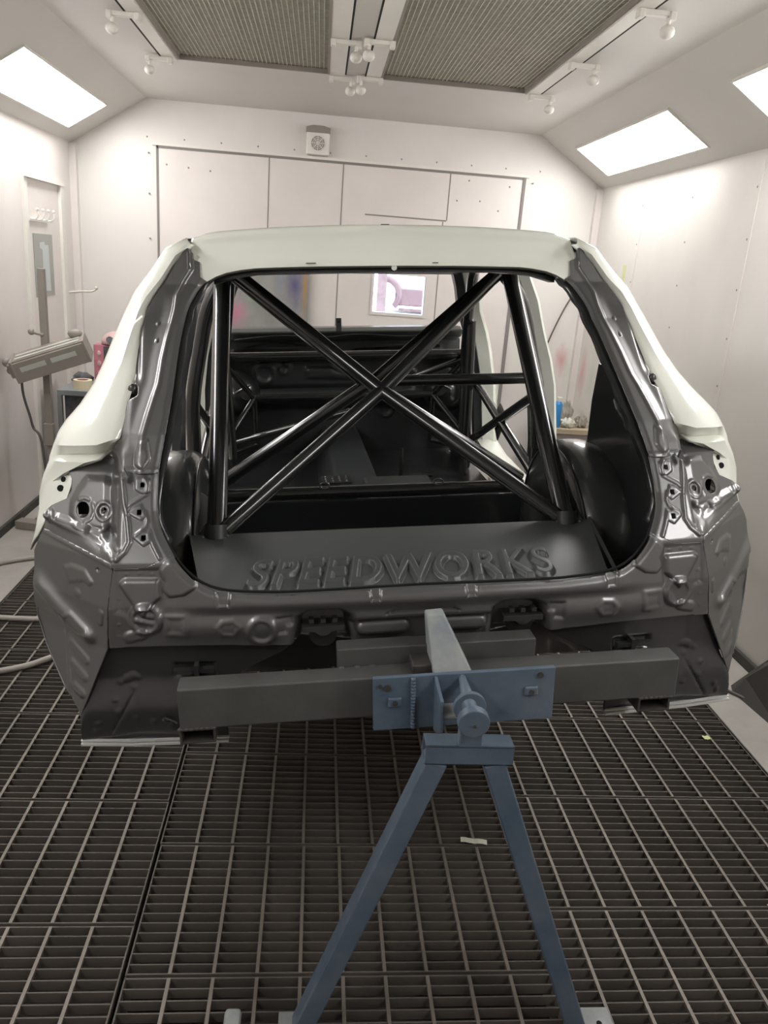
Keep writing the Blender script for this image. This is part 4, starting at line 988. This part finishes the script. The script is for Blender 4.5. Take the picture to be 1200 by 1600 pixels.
# ------------------------------------------------------------ left side: heat lamp on a post, cart and clutter
hp = empty('heat_lamp_stand', (-1.63, 4.9, 0), 'tall taupe post with tilted infrared paint drying lamp by the left wall', 'heat lamp')
bm = B(); box(bm, -.02, .02, -.02, .02, 0, 1.575); link('post', bm, M['taupe'], hp, bevel=.002)
bm = B(); box(bm, -.12, .14, -.03, .03, .0, .04); box(bm, -.03, .03, -.04, .14, .0, .04); link('foot', bm, M['taupe'], hp, bevel=.005)
LM = Matrix.Translation((.065, -.10, 1.075)) @ Euler((math.radians(12), math.radians(-20), math.radians(8))).to_matrix().to_4x4()
bm = B()
box(bm, -.21, .21, -.06, .10, .03, .06, LM); box(bm, -.21, .21, -.075, -.055, -.07, .05, LM); box(bm, -.22, -.205, -.08, .10, -.07, .065, LM); box(bm, .205, .22, -.08, .10, -.07, .065, LM)
lh = link('lamp_housing', bm, M['taupe'], hp, bevel=.004)
bm = B()
for y in (-.045, .01): box(bm, -.19, .19, y, y + .035, .0602, .064, LM)
link('reflector_strip', bm, M['reflector'], lh, bevel=.002)
bm = B()
for x in (-.10, .08): box(bm, x - .075, x + .075, -.0775, -.075, -.01, .02, LM)
link('guard_slot', bm, M['reflector'], lh, bevel=.002)
bm = B(); box(bm, -.245, -.21, -.05, .06, -.04, .045, LM); link('lamp_bracket', bm, M['taupe'], lh, bevel=.006)
for p_, r_ in ((LM @ Vector((-.245, .0, .05)), .026), (LM @ Vector((-.25, .03, -.01)), .026), (Vector((-.07, -.02, 1.21)), .02)):
    bm = B(); sphere(bm, p_, r_, seg=12); link('lamp_knob', bm, M['taupe'], lh, True)
bm = B(); tube(bm, [(-.07, -.02, 1.21), (.0, -.02, 1.195)], .010, 10); link('knob_shaft', bm, M['taupe'], lh, True)
bm = B(); sphere(bm, LM @ Vector((.17, .07, .075)), .035, 1.3, 1, .8, 12); link('lamp_knob', bm, M['taupe'], lh, True)
bm = B(); tube(bm, smoothline([(-.13, -.05, 1.02), (-.135, -.04, .85), (-.11, -.02, .70), (-.10, 0, .62), (-.05, -.03, .56), (-.03, -.03, .30), (-.02, -.03, .05)], 8), .008, 8); link('power_cable', bm, M['cable'], hp, True)
bm = B(); box(bm, -.03, .03, -.04, .0, .52, .66); link('cable_box', bm, M['taupe'], hp, bevel=.005)

cart = empty('tool_cart', (-1.49, 5.62, 0), 'blue grey steel tool cart standing against the left back corner', 'cart')
bm = B(); box(bm, -.26, .26, -.19, .19, .735, .775); link('top', bm, M['cart'], cart, bevel=.006)
bm = B(); box(bm, -.22, .24, -.16, .18, .12, .735); link('cabinet', bm, M['junk'], cart, bevel=.006)
for x in (-.245, .245):
    for y in (-.175, .175):
        bm = B(); box(bm, x - .015, x + .015, y - .015, y + .015, 0, .74); link('leg', bm, M['cart'], cart)
tr = empty('masking_tape_roll', (-1.60, 5.52, .775), 'roll of cream masking tape lying on the front edge of the tool cart', 'tape')
bm = B(); n = 32
rg = [[(r_ * math.cos(2 * PI * k / n), r_ * math.sin(2 * PI * k / n), z) for k in range(n)] for r_, z in ((.062, 0), (.062, .062), (.040, .062), (.040, 0), (.062, 0))]
loft(bm, rg, closed=True); bmesh.ops.recalc_face_normals(bm, faces=bm.faces); link('tape', bm, M['tape'], tr, True)
bm = B(); rg = [[(r_ * math.cos(2 * PI * k / n), r_ * math.sin(2 * PI * k / n), z) for k in range(n)] for r_, z in ((.0395, .001), (.0395, .061), (.037, .061), (.037, .001), (.0395, .001))]
loft(bm, rg, closed=True); bmesh.ops.recalc_face_normals(bm, faces=bm.faces); link('core', bm, M['pink'], tr, True)
bm = B(); prism(bm, [(-1.57, .776), (-1.30, .776), (-1.30, 1.06), (-1.57, 1.06)], 'y', 5.70, 5.80); o = link('cardboard_box', bm, M['pink'], None, label='pink red box standing at the back of the tool cart', cat='box', bevel=.003)
bm = B(); box(bm, -1.50, -1.305, 5.695, 5.6995, .93, 1.05); link('printed_panel', bm, M['junk'], o)
bm = B()
for k in range(3): sphere(bm, (-1.532, 5.697, .86 + .07 * k), .014, 1, .3, 1.4, 10)
sphere(bm, (-1.44, 5.697, .93), .03, 1, .2, 1, 12)
link('printed_mark', bm, M['pinkpale'], o, True)
bm = B(); sphere(bm, (-1.42, 5.75, 1.065), .105, 1, .7, .85, 20)
geom = [v for v in bm.verts if v.co.z < 1.062]; bmesh.ops.delete(bm, geom=geom, context='VERTS'); o = link('dust_mask', bm, M['pinkpale'], None, True, 'pale pink domed dust mask lying on top of the pink box', 'mask'); solid(o, .004, 0)
bm = B(); disc(bm, (-1.45, 5.675, 1.10), (0, 1, -.3), .024, .012, 18); link('filter_valve', bm, M['junk'], o, True)
for x, y, sx, sy, sz, lab, nm in ((-1.64, 5.66, .07, .05, .045, 'dark grey rag bundle behind the tape roll on the tool cart', 'rag_bundle'), (-1.50, 5.64, .04, .035, .055, 'dark grey spray gun cup in the middle of the tool cart', 'spray_cup'), (-1.41, 5.54, .045, .035, .05, 'dark folded cloth right of the tape roll on the tool cart', 'folded_cloth')):
    bm = B(); sphere(bm, (0, 0, 0), 1, seg=14)
    for v in bm.verts:
        k = 1 + .22 * math.sin(v.co.x * 7 + v.co.y * 5) * math.cos(v.co.z * 6 + x * 9); v.co = Vector((x + v.co.x * sx * k, y + v.co.y * sy * k, .777 + sz + v.co.z * sz * k * .98))
    link(nm, bm, M['junk'], None, True, lab, nm.split('_')[-1] if nm != 'rag_bundle' else 'rag')
bm = B(); tube(bm, [(-1.345, 5.60, .776), (-1.345, 5.60, .90), (-1.345, 5.60, .93)], [.03, .03, .012], 16); link('spray_can', bm, M['paper'], None, True, 'small white spray can near the right end of the tool cart', 'spray can')

# hoses and a block on the left floor
bm = B(); tube(bm, smoothline([(-1.85, 4.0, .014), (-1.74, 4.13, .014), (-1.60, 4.24, .014), (-1.40, 4.33, .014), (-1.1, 4.4, .014)], 8), .013, 10); link('air_hose', bm, M['hose'], None, True, 'grey air hose on the concrete by the left wall, farthest of three', 'hose', 'air hoses on the left floor')
bm = B(); tube(bm, smoothline([(-1.75, 3.42, .014), (-1.5, 3.49, .014), (-1.36, 3.49, .014), (-1.22, 3.50, .014), (-.8, 3.6, .014)], 8), .013, 10); link('air_hose', bm, M['hose'], None, True, 'grey air hose crossing the grating left of the car, middle of three', 'hose', 'air hoses on the left floor')
bm = B(); tube(bm, smoothline([(-1.6, 3.02, .014), (-1.35, 2.98, .014), (-1.18, 3.04, .014), (-1.05, 3.16, .014), (-.8, 3.3, .014)], 8), .013, 10); link('air_hose', bm, M['hose'], None, True, 'grey air hose curving towards the car tail, nearest of three', 'hose', 'air hoses on the left floor')
bm = B(); box(bm, -.11, .11, -.04, .04, 0, .05); o = link('timber_block', bm, M['taupe'], None, label='short flat grey timber block on the floor by the left wall', cat='block', bevel=.004); o.location = (-1.72, 4.78, .001); o.rotation_euler = (0, 0, -.25)

# colourful sheet seen through the car
bs = B(); box(bs, -.86, -.09, 6.36, 6.372, .9, 1.70); sheetm = M['board']
stain(sheetm, [((-.68, 6.36, 1.30), (.16, .4, .13), (.55, .16, .27), .8), ((-.78, 6.36, 1.22), (.10, .4, .06), (.70, .16, .35), .8), ((-.50, 6.36, 1.38), (.10, .4, .10), (.16, .22, .16), .6), ((-.32, 6.36, 1.62), (.05, .4, .25), (.20, .25, .36), .5), ((-.20, 6.36, 1.52), (.08, .4, .22), (.09, .08, .20), .9), ((-.12, 6.36, 1.50), (.025, .4, .3), (.40, .22, .07), .9)])  # pink, green, blue and ochre blotches at set spots
o = link('plastic_sheet', bs, sheetm, None, label='grey silver sheet blotched pink and blue hanging behind the car at left', cat='sheet')

# ------------------------------------------------------------ right side: workbench and clutter
wb = empty('workbench', (1.98, 5.95, 0), 'wooden topped workbench in the right back corner', 'workbench')
bm = B(); box(bm, -.22, .17, -.20, .25, .60, .64); link('bench_top', bm, M['wood'], wb, bevel=.003)
bm = B(); box(bm, -.215, .165, -.19, -.17, .50, .60); link('apron', bm, M['taupe'], wb)
for x in (-.195, .145):
    for y in (-.17, .22):
        bm = B(); box(bm, x - .02, x + .02, y - .02, y + .02, 0, .60); link('leg', bm, M['taupe'], wb)
bm = B(); box(bm, -.20, .15, -.16, .20, .2, .22); link('lower_shelf', bm, M['taupe'], wb)
bm = B(); box(bm, .0, .12, -.12, .12, .23, .45); sb = None
for v in bm.verts: v.co += Vector((1.98, 5.95, -.009))
link('storage_bin', bm, M['junk'], None, label='dark bin on the lower shelf of the workbench', cat='bin', bevel=.01)
bo = empty('spray_bottle', (1.86, 5.82, .641), 'tall blue plastic bottle standing on the workbench', 'bottle')
bm = B(); tube(bm, [(0, 0, 0), (0, 0, .006), (0, 0, .175), (.004, 0, .19), (.006, 0, .20)], [.030, .033, .033, .028, .018], 20); link('body', bm, M['bottle'], bo, True)
bm = B(); disc(bm, (.006, 0, .215), (0, 0, 1), .021, .03, 16); link('cap', bm, M['paper'], bo, True)
for i, (x, y, r, sz, lab) in enumerate(((1.955, 5.83, .055, .035, 'crumpled cream rag on the workbench beside the blue bottle'), (2.07, 5.86, .05, .05, 'heap of grey rags at the right end of the workbench'), (1.87, 6.08, .05, .06, 'pale crumpled paper at the back of the workbench'), (2.02, 6.08, .045, .08, 'dark grey rag roll standing at the back of the workbench'))):
    bm = B(); sphere(bm, (0, 0, 0), 1, seg=24)
    for v in bm.verts:
        k = 1 + .25 * math.sin(v.co.x * 9 + i) * math.cos(v.co.y * 8 + i * 2) + .15 * math.sin(v.co.z * 12 + v.co.x * 14)
        v.co = Vector((x + v.co.x * r * k, y + v.co.y * r * k * .8, .641 + max(0, sz + v.co.z * sz * k)))
    link('rag' if i != 2 else 'crumpled_paper', bm, M['paper'] if i in (0, 2) else M['rag'], None, True, lab, 'rag' if i != 2 else 'paper')
# wall cable and yellow strip
bm = B(); tube(bm, smoothline([(2.135, 6.395, 1.80), (2.06, 6.40, 1.66), (1.98, 6.40, 1.50), (1.90, 6.40, 1.28), (1.82, 6.40, 1.0)], 6), .006, 8); link('wall_cable', bm, M['cable'], None, True, 'thin dark cable hanging diagonally in the right back corner', 'cable')
bm = B(); box(bm, 2.150, 2.157, 5.66, 5.69, 1.70, 1.86); link('tape_strip', bm, M['yellow'], None, label='narrow yellow strip on the right wall above the white car body', cat='strip')
# leaning grey sheet at the right edge, with cable
lp = empty('leaning_steel_sheet', (2.06, 2.6, 0), 'dark grey steel sheet leaning on the right wall at the photo edge', 'sheet')
bm = B(); hexa(bm, [(-.075, .46, .0), (-.10, .40, .0), (-.07, .15, .0), (-.07, -.3, .0), (.07, -.3, .60), (.07, .0, .60), (.02, .40, .16)][::-1], [(-.065, .46, .0), (-.09, .40, .0), (-.06, .15, .0), (-.06, -.3, .0), (.08, -.3, .60), (.08, .0, .60), (.03, .40, .16)][::-1]); bmesh.ops.recalc_face_normals(bm, faces=bm.faces)
link('sheet', bm, M['dark'], lp)
bm = B(); tube(bm, smoothline([(1.70, 3.12, .008), (1.86, 3.08, .008), (1.95, 2.98, .008), (2.0, 2.88, .008), (2.0, 2.70, .01)], 8), .007, 8); link('floor_cable', bm, M['cable'], None, True, 'thin dark cable on the concrete strip right of the car', 'cable')

# scraps of tape on the gratings
for (x, y, w_, d_, rz, m_, lab) in ((.573, 2.026, .085, .022, -.15, 'paper', 'torn strip of white tape on the grating right of the stand'), (1.655, 2.63, .03, .024, .1, 'yellow', 'small yellow paper square on the right grating'), (1.43, 1.76, .018, .014, .5, 'paper', 'tiny white paper scrap on the grating at the right photo edge')):
    bm = B(); n = 6
    rows = [[(-w_ / 2 + w_ * i / n, s * d_ / 2, .002 + .0015 * math.sin(i * 1.7)) for i in range(n + 1)] for s in (-1, 1)]
    loft(bm, rows); o = link('tape_scrap', bm, M[m_], None, label=lab, cat='tape scrap'); solid(o, .0006, 1); o.location = (x, y, .0005); o.rotation_euler = (0, 0, rz)
